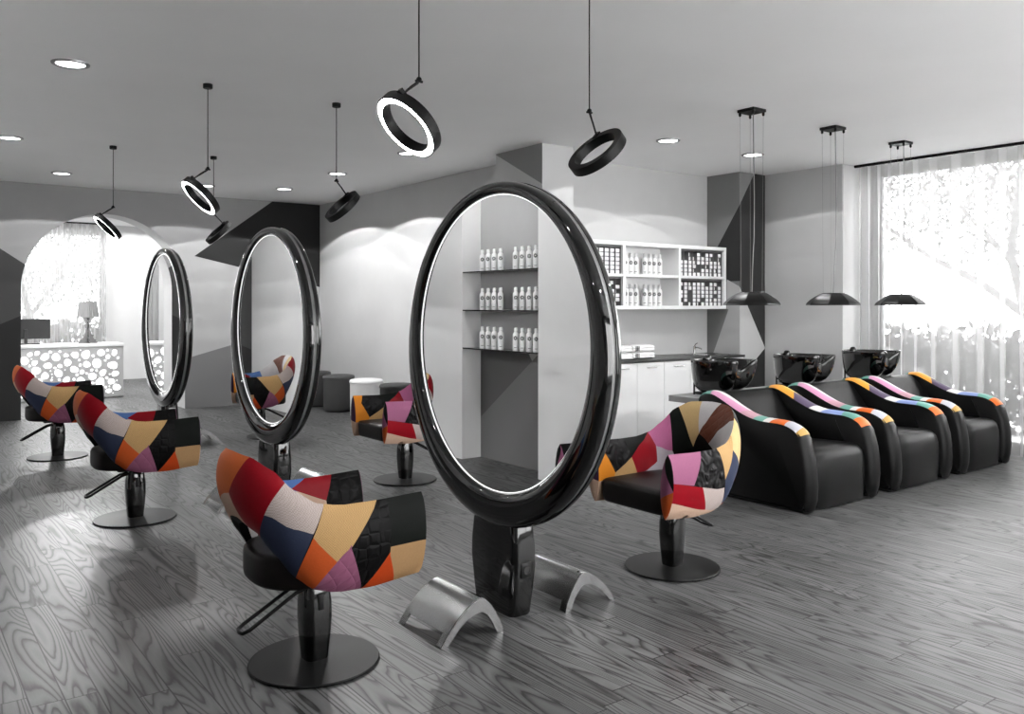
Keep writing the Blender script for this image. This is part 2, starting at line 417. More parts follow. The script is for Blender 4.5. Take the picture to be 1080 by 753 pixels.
def curtain(axis, w, a, c, z0, z1, label):
    bm = B(); n = int(abs(c - a) / .012); rows = 7; g = []
    r = random.Random(3); ph = 0; offs = []
    for i in range(n + 1):
        ph += .012 * (48 + 16 * math.sin(i * .011) + 9 * math.sin(i * .037))
        offs.append((.045 * math.sin(ph), .03 * math.sin(2 * ph + .5)))
    for i in range(n + 1):
        u = a + (c - a) * i / n; o1, o2 = offs[i]; colv = []
        for j in range(rows + 1):
            k = j / rows; z = z1 + (z0 - z1) * k
            o = (o1 + .3 * o2 * k) * (.35 + .65 * min(1, k * 3))
            colv.append(bm.verts.new((w + o, u + o2 * .3, z) if axis == 'x' else (u + o2 * .3, w + o, z)))
        g.append(colv)
    for i in range(n):
        for j in range(rows): bm.faces.new((g[i][j], g[i + 1][j], g[i + 1][j + 1], g[i][j + 1]))
    return tag(link('sheer_curtain', bm, sheer, smooth=True, angle=180), label, 'curtain')
curtain('x', 9.30, -1.15, 5.58, .015, 3.178, 'tall white sheer curtain in front of the big window by the wash chairs')
tag(link('curtain_rail', box(B(), (9.285, -1.2, 3.18), (9.315, 5.64, CE), .004), M['black_metal']), 'thin black curtain rail on the ceiling above the wash chair window', 'curtain rail')
curtain('y', 18.75, .3, 3.72, .015, 3.178, 'white sheer curtain hanging behind the reception desk')
tag(link('curtain_rail', box(B(), (.25, 18.735, 3.18), (3.8, 18.765, CE), .004), M['black_metal']), 'dark curtain rail on the ceiling of the reception room', 'curtain rail')

# ------------------------------------------------------------------ outdoors
leaf_m = noisy(mat('leaf_grey', rgb(84), .6), 9, .5); bark_m = noisy(mat('bark_grey', rgb(95), .8), 30, .3)
lawn_m = noisy(mat('lawn_grey', rgb(190), .9), 5, .3)
link('ground_garden', box(B(), (XW1, -14, -.25), (40, 40, -.12)), lawn_m)['kind'] = 'structure'
link('ground_yard', box(B(), (-14, YR + .01, -.25), (XW1 - .01, 40, -.12)), lawn_m)['kind'] = 'structure'
def leaves(bm, c, rad, n, size, r, stretch=(1, 1, 1)):
    for _ in range(n):
        while 1:
            d = Vector((r.uniform(-1, 1), r.uniform(-1, 1), r.uniform(-1, 1)))
            if d.length < 1: break
        p = Vector(c) + Vector((d.x * rad * stretch[0], d.y * rad * stretch[1], d.z * rad * stretch[2]))
        L = size * r.uniform(.6, 1.3)
        q = Matrix.Rotation(r.uniform(0, 2 * PI), 3, 'Z') @ Matrix.Rotation(r.uniform(-1, 1), 3, 'X') @ Matrix.Rotation(r.uniform(0, 6), 3, 'Y')
        pts = [q @ Vector(v) for v in ((0, 0, 0), (L * .5, L * .22, .02 * L), (L, 0, 0), (L * .5, -L * .22, .02 * L))]
        bm.faces.new([bm.verts.new(p + v) for v in pts])
def tree(x, y, branches, clumps, size, label, seed):
    r = random.Random(seed)
    e = empty('garden_tree', (x, y, -.12), label, 'tree')
    bm = B()
    for pts, r0, r1 in branches:
        tube(bm, pts, [r0 + (r1 - r0) * i / (len(pts) - 1) for i in range(len(pts))], 8)
    link('trunk', bm, bark_m, e, True)
    bm = B()
    for c, rad, n in clumps: leaves(bm, c, rad, int(n * 1.5), size, r)
    f = link('foliage', bm, leaf_m, e); f['kind'] = 'stuff'
tree(13.2, 4.9, [([(0, 0, 0), (.05, .1, .8), (0, .45, 1.6), (-.1, .6, 2.4), (0, .5, 3.6)], .11, .05), ([(0, .4, 1.5), (.1, 1.1, 2.0), (.1, 1.9, 2.45), (0, 2.6, 3.)], .07, .03), ([(0, .3, 1.3), (0, -.4, 2.2), (.1, -1., 3.2)], .07, .03), ([(0, .55, 2.2), (0, 1.3, 3.1), (0, 1.9, 3.9)], .05, .02)],
     [((0, 1.0, 3.0), .9, 900), ((0, 2.3, 3.3), .8, 700), ((0, 0, 3.3), 1., 900), ((0, -1.0, 3.0), .9, 700), ((.3, 1.6, 4.2), 1.3, 1400), ((0, -.3, 4.4), 1.4, 1400), ((0, .1, 2.1), .55, 200), ((0, -.8, 1.9), .6, 260), ((0, 3.4, 3.9), .8, 500)], .11, 'leafy tree with forked trunk outside the wash chair window', 5)
tree(2.9, 23., [([(0, 0, 0), (.1, 0, 1.), (-.2, 0, 2.2), (-.1, 0, 3.8)], .11, .05), ([(0, 0, 1.4), (.6, 0, 2.3), (1., .1, 3.2)], .06, .03)],
     [((0, 0, 3.2), 1.1, 1600), ((1.1, 0, 3.0), .9, 1100), ((0, .2, 2.3), .8, 500), ((.9, .2, 2.2), .7, 400), ((-1., .2, 2.6), .9, 700), ((.2, 0, 4.5), 1.3, 900), ((1.6, .4, 2.2), .6, 250), ((-.4, 0, 1.9), .6, 250)], .12, 'leafy tree outside the reception window', 9)
def hedge(x0, x1, y0, y1, h, label, seed):
    r = random.Random(seed); bm = B(); n = int((x1 - x0) * (y1 - y0) * 2000)
    for _ in range(n):
        hh = h * (.75 + .25 * r.random()) * r.random() ** .6
        leaves(bm, (r.uniform(x0, x1), r.uniform(y0, y1), hh - .1), .05, 1, .2, r)
    tag(link('garden_hedge', bm, leaf_m), label, 'hedge', None, 'stuff')
hedge(11.6, 12.2, -2, 9.2, 1.35, 'low leafy hedge outside the wash chair window', 2)
hedge(-2, 5., 21., 21.4, 1.4, 'low hedge outside the reception window', 4)

# ------------------------------------------------------------------ patchwork swivel chair
PC = {}
def cloth(name, c, kind=None, rough=.55):
    m = mat('patch_' + name, tuple(v * .62 for v in rgb(*c)[:3]) + (1,), rough, spec=.09)
    if kind: weave(m, kind)
    else: noisy(m, 130, .05, .1)
    PC[name] = m
for a in (('brownblack', (26, 18, 17)), ('greenblack', (16, 20, 17)), ('tan2', (196, 156, 112)), ('orangered', (214, 80, 34)), ('quilt', (16, 15, 16), 'quilt', .45),
          ('pink', (166, 102, 132), 'lozenge'), ('mauve', (172, 104, 138)), ('plum', (82, 56, 84)), ('tan', (218, 176, 120), 'weave'), ('orange2', (222, 100, 48)), ('navy', (60, 68, 92)), ('woven', (212, 196, 190), 'weave'),
          ('red', (160, 20, 34), None, .4), ('cream', (232, 196, 172)), ('orange', (234, 118, 60)), ('blue', (98, 136, 200)), ('amber', (240, 148, 44)), ('emboss', (24, 23, 24), 'emboss', .45),
          ('rose', (208, 118, 164)), ('white', (236, 232, 232)), ('beige', (234, 200, 142)), ('brown', (128, 76, 58), 'lozenge'), ('palegrey', (206, 196, 204)), ('black', (14, 13, 14))): cloth(*a)
PN = list(PC)
TOPT = [(0, .955), (.15, .945), (.28, .9), (.4, .815), (.5, .76), (.6, .738), (.75, .737), (1, .745)]
BOTT = [(0, .645), (.15, .62), (.28, .545), (.4, .46), (.5, .405), (.6, .378), (.75, .372), (1, .39)]
U0, SW, SB, SF = .6, .29, .33, .36
def tab(tb, x):
    if x <= tb[0][0]: return tb[0][1]
    for (a, p), (b, q) in zip(tb, tb[1:]):
        if x <= b:
            k = (x - a) / (b - a); k = k * k * (3 - 2 * k) * .35 + k * .65
            return p + (q - p) * k
    return tb[-1][1]
def shell(u, v):
    s = -1 if u > 0 else 1; a = abs(u)
    if a >= U0: x = (a - U0) / (1 - U0) * SF; y = s * SW; nx, ny = 0., float(s)
    else:
        th = a / U0 * PI / 2
        x = -SB * max(0, math.cos(th)) ** .76; y = s * SW * max(0, math.sin(th)) ** .76
        nx, ny = -math.cos(th) / SB, s * math.sin(th) / SW
        l = math.hypot(nx, ny); nx /= l; ny /= l
    zt, zb = tab(TOPT, a), tab(BOTT, a)
    k = v if v <= 1 else 2 - v
    off = (.052 + .014 * (1 - min(1, a / .6))) * (max(0, math.sin(PI * k)) ** .62 if 0 < k < 1 else 0.)
    if v > 1: off *= -.85
    off += (.04 * (1 - min(1, a / .62)) ** .8 + .02) * (k - .5)
    return (x + nx * off, y + ny * off, zb + (zt - zb) * k)
OUT = [('orange', [(-.36, 0), (.0, 0), (.14, 1), (-.36, 1)]), ('greenblack', [(-.36, 1), (-.12, 1), (-.14, .45), (-.38, .42)]), ('cream', [(.04, .5), (.09, 0), (-.3, 0), (-.23, .16)]), ('red', [(.14, 1), (.35, 1), (.26, .5), (.18, 0), (.09, 0), (.04, .5)]),
       ('woven', [(.35, 1), (.53, 1), (.48, .66), (.26, .5)]), ('navy', [(.26, .5), (.48, .66), (.4, 0), (.18, 0)]), ('orange2', [(.48, .62), (.57, .38), (.49, 0), (.4, 0)]),
       ('tan', [(.53, 1), (.76, 1), (.57, .38), (.48, .62)]), ('pink', [(.61, .57), (.69, 0), (.49, 0), (.57, .38)]), ('quilt', [(.76, 1), (.81, 1), (.81, .36), (.69, 0), (.61, .53)]),
       ('orangered', [(.81, .4), (.86, 0), (.69, 0)]), ('tan2', [(.81, .46), (1, .44), (1, 0), (.86, 0), (.81, .36)]), ('greenblack', [(.81, 1), (1, 1), (1, .44), (.81, .46)]),
       ('mauve', [(-1, 1), (-.71, 1), (-.82, .52), (-1, .58)]), ('emboss', [(-.71, 1), (-.58, 1), (-.56, .37), (-.82, .52)]), ('tan', [(-.58, 1), (-.43, 1), (-.47, .85), (-.56, .5)]),
       ('beige', [(-.43, 1), (-.3, 1), (-.33, .73), (-.38, .42), (-.47, .85)]), ('navy', [(-.47, .85), (-.38, .42), (-.46, .08), (-.51, 0), (-.53, 0), (-.56, .5)]),
       ('red', [(-1, .58), (-.74, .48), (-.67, .09), (-1, .28)]), ('woven', [(-.74, .48), (-.56, .37), (-.53, .0), (-.67, .09)]), ('cream', [(-1, .28), (-.67, .09), (-.53, 0), (-1, 0)]),
       ('orange2', [(-.54, .04), (-.46, .1), (-.38, .42), (-.36, 0), (-.54, 0)]), ('black', [(-.5, 0), (.36, 0), (.22, .07), (-.05, .11), (-.3, .09)])]
INN = [('blue', [(-.72, 1), (-.5, 1), (-.42, 2), (-.58, 2)]), ('cream', [(-.85, 1.3), (-.58, 1.1), (-.55, 2), (-.85, 2)]), ('red', [(-.84, 1), (-.69, 1), (-.6, 1.1), (-.79, 1.3)]), ('quilt', [(-1, 1), (-.84, 1), (-.79, 1.3), (-.82, 2), (-1, 2)]), ('blue', [(-.69, 1), (-.5, 1), (-.4, 2), (-.5, 2), (-.61, 1.1)]),
       ('white', [(-.51, 1), (-.3, 1), (-.04, 1.77), (-.18, 2), (-.38, 2)]), ('brown', [(-.32, 1), (-.06, 1), (.02, 1.61), (-.04, 1.77)]), ('white', [(.06, 1), (-.06, 1), (.02, 1.61)]),
       ('beige', [(.25, 1), (.06, 1), (.02, 1.61), (.08, 1.86)]), ('black', [(.02, 1.61), (-.04, 1.77), (-.1, 2), (.16, 2), (.08, 1.86)]), ('greenblack', [(.33, 1), (.25, 1), (.08, 1.86), (.15, 2), (.32, 1.65)]),
       ('rose', [(.52, 1), (.33, 1), (.32, 1.65), (.48, 1.27)]), ('palegrey', [(.48, 1.27), (.32, 1.65), (.26, 2), (.5, 2), (.48, 1.53)]), ('palegrey', [(.48, 1.53), (.48, 2), (.66, 2), (.64, 1.63)]),
       ('red', [(.52, 1), (.48, 1.27), (.48, 1.53), (.64, 1.63), (.69, 1.31)]), ('greenblack', [(.72, 1), (.52, 1), (.69, 1.31)]), ('tan', [(.85, 1.53), (.69, 1.31), (.64, 1.63), (.66, 2), (.92, 2)]),
       ('emboss', [(.9, 1), (.72, 1), (.69, 1.31), (.85, 1.53), (.93, 1.18)]), ('amber', [(1, 1), (.9, 1), (.93, 1.18), (.85, 1.53), (.92, 2), (1, 2)]), ('cream', [(1, 1.66), (.87, 1.62), (.9, 2), (1, 2)]), ('black', [(-.55, 2), (.4, 2), (.25, 1.88), (-.3, 1.88)])]
def make_chair():
    root = empty('salon_chair', (0, 0, 0), 'x', 'chair', 'patchwork salon chairs')
    idx = {n: i for i, n in enumerate(PN)}
    bm = flat_patch(60, 26, -1, 1, 0, 2, [(idx[n], p) for n, p in OUT + INN])
    for v in bm.verts: v.co = shell(v.co.x, v.co.y)
    caps = []
    for sgn, pl in ((1, [('plum', [(-1, .35), (1, .42), (1, 1), (-1, 1)]), ('cream', [(-1, 0), (1, 0), (1, .42), (-1, .35)])]),
                    (-1, [('mauve', [(-1, .3), (1, .45), (1, .75), (-1, 1)]), ('orange2', [(-1, 0), (1, 0), (1, .45), (-1, .3)]), ('greenblack', [(-1, 1), (1, .45), (1, 1)])])):
        cb = flat_patch(6, 13, -1, 1, 0, 1, [(idx[n], p) for n, p in pl])
        for v in cb.verts:
            k = (v.co.x + 1) / 2; b = v.co.y
            po, pi = Vector(shell(sgn, b)), Vector(shell(sgn, 2 - b))
            p = pi.lerp(po, k); p.x += .016 * (1 - v.co.x ** 2) * math.sin(PI * b) ** .5 if 0 < b < 1 else 0
            v.co = p
        me = bpy.data.meshes.new('tmp'); cb.to_mesh(me); cb.free(); bm.from_mesh(me); bpy.data.meshes.remove(me)
    bmesh.ops.remove_doubles(bm, verts=bm.verts[:], dist=4e-4)
    bmesh.ops.recalc_face_normals(bm, faces=bm.faces[:])
    link('backrest', bm, [PC[n] for n in PN], root, True, 50)
    # seat cushion
    bm = B(); out = []
    for z, k in ((.395, .9), (.398, .955), (.41, .988), (.43, 1.), (.505, 1.), (.52, .99), (.528, .965), (.531, .85), (.533, .4)):
        ring = []
        for i in range(96):
            a = 2 * PI * i / 96; c, s = math.cos(a), math.sin(a)
            e = 16. if c > 0 else 2.6
            r = (abs(c) ** e + abs(s) ** e) ** (-1 / e)
            x = r * c * (.355 if c > 0 else .285); y = r * s * .25
            ring.append((x * k - .005, y * k, z))
        out.append(ring)
    loft(bm, out); link('seat', bm, M['leather_seat'], root, True, 60)
    # support under the seat, column, base, pump lever
    bm = B(); box(bm, (-.14, -.1, .365), (.14, .1, .397), .01); link('seat_plate', bm, M['black_metal'], root, True)
    bm = B(); loft(bm, [[(x, y, z) for x, y in rrect(w, w, w * .3)] for z, w in ((.012, .096), (.03, .104), (.12, .122), (.2, .132), (.27, .13), (.32, .116), (.345, .104), (.368, .098))])
    colm = link('column', bm, M['black_gloss'], root, True, 45)
    bm = B(); box(bm, (-.014, -.07, .24), (.014, -.058, .31), .006); link('column_lock', bm, M['black_satin'], colm, True)
    bm = B(); lathe(bm, [(0, 0), (.272, 0), (.279, .003), (.28, .008), (.276, .013), (.1, .018), (.06, .02), (0, .02)], 72); link('base', bm, M['black_metal'], root, True, 35)
    bm = B(); pts = [(-.02, -.03, .345), (-.10, -.035, .325), (-.30, -.04, .215), (-.325, -.03, .203), (-.33, .0, .2), (-.325, .03, .203), (-.30, .04, .215), (-.10, .035, .325), (-.02, .03, .345)]
    tube(bm, pts, .0085, 10); link('pump_lever', bm, M['black_metal'], root, True, 80)
    return root
LY, RY = [3.478, 6.58, 9.73], [3.455, 6.6, 9.75]
ch = make_chair(); ch.location = (1.525, LY[0], 0)
ch['label'] = 'patchwork salon chair with its back to us beside the biggest mirror, lowest in the photo'
copy_thing(ch, (1.5, LY[1], 0), 'patchwork salon chair with its back to us, middle one of the left row')
copy_thing(ch, (1.475, LY[2], 0), 'patchwork salon chair with its back to us, in front of the arched opening')
copy_thing(ch, (3.765, RY[0], 0), 'patchwork salon chair facing left, beside the black wash chairs', rz=PI)
copy_thing(ch, (3.75, RY[1], 0), 'patchwork salon chair facing left, in front of the white and black stools', rz=PI)
copy_thing(ch, (3.73, RY[2], 0), 'patchwork salon chair mostly hidden behind the middle mirror', rz=PI)

# ------------------------------------------------------------------ round double mirrors on pedestals
MX, RO, RI, ZO, ZI = 2.555, .876, .757, 1.303, 1.358
RY_ = .972
def ring_mesh(prof_fn, n=96, m=14, closed=False):
    """surface round the eccentric ring: prof_fn(k) -> (f, x) with f 0 at the inner edge, 1 at the outer edge"""
    bm = B(); R = []
    for i in range(n):
        a = 2 * PI * i / n; c, s = math.cos(a), math.sin(a); row = []
        for j in range(m + (0 if closed else 1)):
            f, x = prof_fn(j / m, a)
            yi, zi, yo, zo = RY_ * RI * c, ZI + RI * s, RY_ * RO * c, ZO + RO * s
            row.append(bm.verts.new((x, yi + (yo - yi) * f, zi + (zo - zi) * f)))
        R.append(row)
    w = len(R[0])
    for i in range(n):
        a, b = R[i], R[(i + 1) % n]
        for j in range(w if closed else w - 1): bm.faces.new((a[j], b[j], b[(j + 1) % w], a[(j + 1) % w]))
    bmesh.ops.recalc_face_normals(bm, faces=bm.faces[:])
    return bm
def make_mirror():
    root = empty('salon_mirror', (0, 0, 0), 'x', 'mirror', 'round standing mirrors')
    D = .06
    def half(sg):
        def f(k, a):
            th = 2 * PI * k
            dd = D * (1.04 - .1 * math.sin(a))
            c, s = math.cos(th), math.sin(th)
            ff = .5 - .5 * (abs(c) ** .75) * (1 if c > 0 else -1)
            if s >= 0: x = .013 + (dd - .013) * s ** .72
            else: x = .013
            return (ff, sg * x)
        return f
    rim = link('rim', ring_mesh(half(-1), 112, 28, True), M['black_gloss'], root, True, 60)
    link('rim', ring_mesh(half(1), 112, 28, True), M['black_gloss'], root, True, 60)
    def band(k, a):
        pts = [(.1, -.0132), (.94, -.0132), (.94, .0132), (.1, .0132)]
        return pts[int(round(k * 4)) % 4]
    link('band', ring_mesh(band, 112, 4, True), M['grey_band'], root, True, 30)
    for sg in (-1, 1):
        bm = B(); bmesh.ops.create_circle(bm, cap_ends=True, segments=112, radius=RI + .012)
        for v in bm.verts: v.co = Vector((sg * .027, v.co.x, ZI + v.co.y)); v.co.y *= RY_
        bm2 = bm; r = bmesh.ops.extrude_face_region(bm2, geom=bm2.faces[:])
        for v in r['geom']:
            if isinstance(v, bmesh.types.BMVert): v.co.x -= sg * .012
        bmesh.ops.recalc_face_normals(bm2, faces=bm2.faces[:])
        link('mirror_glass', bm2, M['mirror'], root)
        bm = B(); tube(bm, [(sg * .030, RY_ * (RI - .002) * math.cos(2 * PI * i / 112), ZI + (RI - .002) * math.sin(2 * PI * i / 112)) for i in range(112)], .0014, 8, True)
        link('light_strip', bm, M['strip_glow'], root, True, 180)
    # pedestal
    bm = B(); rings = []
    for z, kx, ky in ((0, .86, .84), (.012, .9, .87), (.12, .97, .95), (.25, 1.03, 1.03), (.34, 1.0, 1.03), (.44, .93, .98), (.5, .86, .9)):
        rings.append([(x + .02, y, z) for x, y in rrect(.145 * kx, .385 * ky, .035, 6)])
    ped = loft(bm, rings); ped = link('pedestal', bm, M['black_gloss'], root, True, 50)
    bm = B(); box(bm, (-.012, -.2035, .2), (.052, -.193, .275), .004)
    sk = link('socket_plate', bm, M['black_satin'], ped, True)
    bm = B(); lathe(bm, [(0, 0), (.02, 0), (.022, .002), (.022, .004), (.017, .004), (.016, .001), (0, .001)], 24)
    for v in bm.verts: v.co = Vector((v.co.x + .02, -.2035 - v.co.z, .238 + v.co.y))
    # (sits on the plate, facing outward)
    k = ped
    link('socket', bm, M['dark'], ped, True)
    return root
mir = make_mirror(); mir.location = (MX, 3.525, 0)
mir['label'] = 'largest black ringed mirror, reflecting glass shelves of white bottles'
copy_thing(mir, (MX, 6.66, 0), 'middle of the three black ringed mirrors, reflecting one patchwork chair')
copy_thing(mir, (MX, 9.83, 0), 'narrowest looking black ringed mirror, standing nearest the arched opening')

# ------------------------------------------------------------------ footrests
def make_footrest():
    root = empty('footrest', (0, 0, 0), 'x', 'footrest', 'polished footrests')
    # profile runs from the chair side (x=0) over the ridge to the mirror side (x=.35)
    prof = [(0, .002), (.035, .05), (.08, .1), (.13, .143), (.175, .17), (.21, .182), (.225, .183), (.243, .174), (.275, .142), (.305, .098), (.33, .05), (.345, .002)]
    y0, y1 = -.19, .19; th = .008
    def cut(k, x):   # feet only at the corners near the floor
        return None
    bm = B(); ny = 20; g = []
    for (x, z) in prof:
        row = []
        for j in range(ny + 1):
            y = y0 + (y1 - y0) * j / ny
            e = min(y - y0, y1 - y)
            zz = z
            row.append(bm.verts.new((x, y, zz)))
        g.append(row)
    for i in range(len(prof) - 1):
        for j in range(ny):
            e = min(j, ny - 1 - j)
            zm = (prof[i][1] + prof[i + 1][1]) / 2
            if (zm < .03 and e > 1) or (zm < .07 and zm > .03 and i > 5 and e > 1) : continue
            bm.faces.new((g[i][j], g[i + 1][j], g[i + 1][j + 1], g[i][j + 1]))
    bmesh.ops.delete(bm, geom=[v for v in bm.verts if not v.link_faces], context='VERTS')
    bmesh.ops.recalc_face_normals(bm, faces=bm.faces[:])
    bmesh.ops.solidify(bm, geom=bm.faces[:], thickness=th)
    lo = min(v.co.z for v in bm.verts)
    for v in bm.verts: v.co.z -= lo
    link('plate', bm, M['alu'], root, True, 50)
    # curved side ribs that close the two ends
    for y in (y0, y1):
        bm = B(); outer = prof; inn = []
        for (x, z) in prof:
            k = (x - .19) / .19
            inn.append((.19 + (x - .19) * .82, max(.0, z - (.014) - .05 * (1 - min(1, abs(x - .22) / .2)))))
        pts = [(x, z) for x, z in prof] + inn[::-1]
        prism(bm, [(x, max(0, z)) for x, z in pts], 'y', y - .006 if y > 0 else y - .008, y + .008 if y > 0 else y + .006)
        link('side_rib', bm, M['chrome'], root, True, 30)
    bm = B(); lathe(bm, [(0, 0), (.012, 0), (.012, .006), (.008, .008), (0, .008)], 16, (.225, .165, .176)); link('fixing_knob', bm, M['black_satin'], root, True)
    return root
fr_ = make_footrest(); fr_.location = (2.035, 3.45, 0)
fr_['label'] = 'polished metal footrest standing in front of the largest mirror pedestal, nearest the camera'
copy_thing(fr_, (2.03, 6.55, 0), 'metal footrest peeking out behind the patchwork chair, by the middle mirror')
copy_thing(fr_, (2.02, 9.7, 0), 'metal footrest hidden behind the patchwork chairs near the arched opening')
copy_thing(fr_, (3.115, 3.455, 0), 'polished metal footrest behind the largest mirror pedestal, facing the chair by the wash chairs', rz=PI)
copy_thing(fr_, (3.1, 6.6, 0), 'metal footrest behind the middle mirror pedestal', rz=PI)
copy_thing(fr_, (3.09, 9.75, 0), 'small metal footrest right of the patchwork chair, between two mirrors', rz=PI)

# ------------------------------------------------------------------ hanging ring lamps
def make_ring_lamp():
    root = empty('ring_pendant_lamp', (0, 0, 0), 'x', 'pendant lamp', 'tilted ring pendant lamps')   # origin at the ceiling
    bm = B(); lathe(bm, [(0, 0), (.035, 0), (.035, -.03), (.03, -.034), (0, -.034)], 24); link('canopy', bm, M['black_metal'], root, True, 35)
    bm = B(); tube(bm, [(0, 0, -.034), (0, 0, -.625)], .0035, 6); link('cord', bm, M['black_metal'], root)
    bm = B(); bmesh.ops.create_uvsphere(bm, u_segments=12, v_segments=8, radius=.013); bmesh.ops.translate(bm, verts=bm.verts[:], vec=(0, 0, -.632))
    tube(bm, [(-.018, 0, -.64), (.018, 0, -.64)], .006, 8); link('joint', bm, M['black_metal'], root, True)
    tl = math.radians(46); n = Vector((-math.sin(tl), 0, -math.cos(tl))); e1 = Vector((math.cos(tl), 0, -math.sin(tl))); e2 = Vector((0, 1, 0))
    c = Vector((-.072, 0, -.862)); ro, ri, h = .166, .126, .05
    top = c - e1 * (ro * .8) - n * h - e2 * .085
    bm = B(); tube(bm, [(0, 0, -.64), Vector((0, 0, -.64)).lerp(top, .5) + Vector((0, 0, .004)), top], .0055, 8)
    tube(bm, [(.004, .012, -.645), Vector((.004, .012, -.645)).lerp(top, .94)], .003, 6)
    link('arm', bm, M['black_metal'], root, True)
    bm = B(); bmesh.ops.create_cube(bm, size=1); bmesh.ops.scale(bm, verts=bm.verts[:], vec=(.05, .026, .02)); bmesh.ops.rotate(bm, verts=bm.verts[:], matrix=Matrix.Rotation(tl, 3, 'Y')); bmesh.ops.translate(bm, verts=bm.verts[:], vec=top + n * .004)
    link('clamp', bm, M['black_metal'], root, True)
    def ringpts(r, d, k=72): return [c + (e1 * math.cos(2 * PI * i / k) + e2 * math.sin(2 * PI * i / k)) * r + n * d for i in range(k)]
    bm = B()
    prof = [(ro, -h), (ri, -h), (ri, 0), (ri + .005, .002), (ri + .006, -.008), (ro - .006, -.008), (ro - .005, .002), (ro, 0)]
    R = [[bm.verts.new(p) for p in ringpts(r, d)] for r, d in prof]
    for a, b in zip(R, R[1:] + R[:1]):
        for i in range(72): bm.faces.new((a[i], a[(i + 1) % 72], b[(i + 1) % 72], b[i]))
    bmesh.ops.recalc_face_normals(bm, faces=bm.faces[:]); link('ring_housing', bm, M['black_metal'], root, True, 35)
    bm = B(); A = [bm.verts.new(p) for p in ringpts(ri + .007, -.007)]; C = [bm.verts.new(p) for p in ringpts(ro - .007, -.007)]
    A2 = [bm.verts.new(p) for p in ringpts(ri + .007, -.003)]; C2 = [bm.verts.new(p) for p in ringpts(ro - .007, -.003)]
    for i in range(72):
        j = (i + 1) % 72
        bm.faces.new((A2[i], A2[j], C2[j], C2[i])); bm.faces.new((A[i], A[j], A2[j], A2[i])); bm.faces.new((C[i], C2[i], C2[j], C[j])); bm.faces.new((A[i], C[i], C[j], A[j]))
    bmesh.ops.recalc_face_normals(bm, faces=bm.faces[:])
    link('light_diffuser', bm, M['lamp_glow'], root)['label'] = 'glowing white ring'
    return root
rl = make_ring_lamp(); rl.location = (1.975, 3.35, CE)
rl['label'] = 'largest glowing ring lamp, hanging left of the biggest mirror top'
copy_thing(rl, (1.985, 6.47, CE), 'glowing ring lamp hanging above the second chair, upper left of the middle mirror')
copy_thing(rl, (1.965, 9.57, CE), 'glowing ring lamp hanging in front of the arched opening')
copy_thing(rl, (3.015, 3.35, CE), 'black ring lamp seen from its unlit back, beside the pillar top', rz=PI)
copy_thing(rl, (3.02, 6.45, CE), 'black ring lamp with unlit back hanging in front of the pale wall over the stools', rz=PI)
copy_thing(rl, (3.0, 9.57, CE), 'smallest black ring lamp with unlit back, just below a glowing one', rz=PI)

# ------------------------------------------------------------------ dome pendants
def make_dome():
    root = empty('dome_pendant_lamp', (0, 0, 0), 'x', 'pendant lamp', 'black dome pendants over the wash chairs')
    bm = B(); box(bm, (-.085, -.085, -.026), (.085, .085, 0), .003); link('canopy', bm, M['black_metal'], root)
    pts = ((-.068, -.068), (.068, -.068), (-.068, .068), (.068, .068))
    zt = 1.664 - CE
    for i, (x, y) in enumerate(pts):
        bm = B(); lathe(bm, [(0, -.026), (.011, -.026), (.011, -.05), (.005, -.058), (0, -.058)], 12, (x, y, 0)); link('cord_grip', bm, M['black_metal'], root, True, 35)
    for i, (x, y) in enumerate(pts):
        bm = B()
        if i == 0:
            L = zt + .05
            tube(bm, [(x, y, -.055), (x + .006, y, L * .25), (x + .004, y - .008, L * .5), (x + .016, y + .004, L * .72), (x + .03, y + .03, L * .9), (x + .055, y + .055, zt)], .0045, 6); link('power_cord', bm, M['grey_band'], root, True)
        else:
            tube(bm, [(x, y, -.055), (x * .9, y * .9, zt)], .0012, 5); link('suspension_wire', bm, M['grey_band'], root)
    # octagonal shallow shade
    bm = B(); R = []
    outer = [(.0, .114), (.105, .114), (.107, .108), (.128, .1), (.165, .078), (.205, .05), (.235, .022), (.244, .006), (.244, 0.)]
    inner = [(.236, 0.), (.228, .016), (.197, .043), (.158, .07), (.12, .092), (0, .1)]
    lathe(bm, [(r, z) for r, z in outer + inner], 8, (0, 0, 1.55 - CE))
    for v in bm.verts: v.co.xy = Matrix.Rotation(math.radians(22.5), 2) @ v.co.xy
    me_e = [e for e in bm.edges if abs(e.verts[0].co.z - e.verts[1].co.z) > .004 and e.verts[0].co.xy.length > .09]
    bmesh.ops.bevel(bm, geom=me_e, offset=.012, segments=3, profile=.5, affect='EDGES')
    link('shade', bm, M['black_gloss_soft'], root, True, 60)
    return root
M['black_gloss_soft'] = mat('black_enamel', rgb(14), .34, spec=.3)
dp = make_dome(); dp.location = (5.94, 4.55, CE); dp['label'] = 'black dome pendant in front of the dark painted column'
copy_thing(dp, (7.14, 4.55, CE), 'black dome pendant in front of the plain grey wall, middle of the three')
copy_thing(dp, (8.34, 4.55, CE), 'black dome pendant hanging against the sheer curtain')

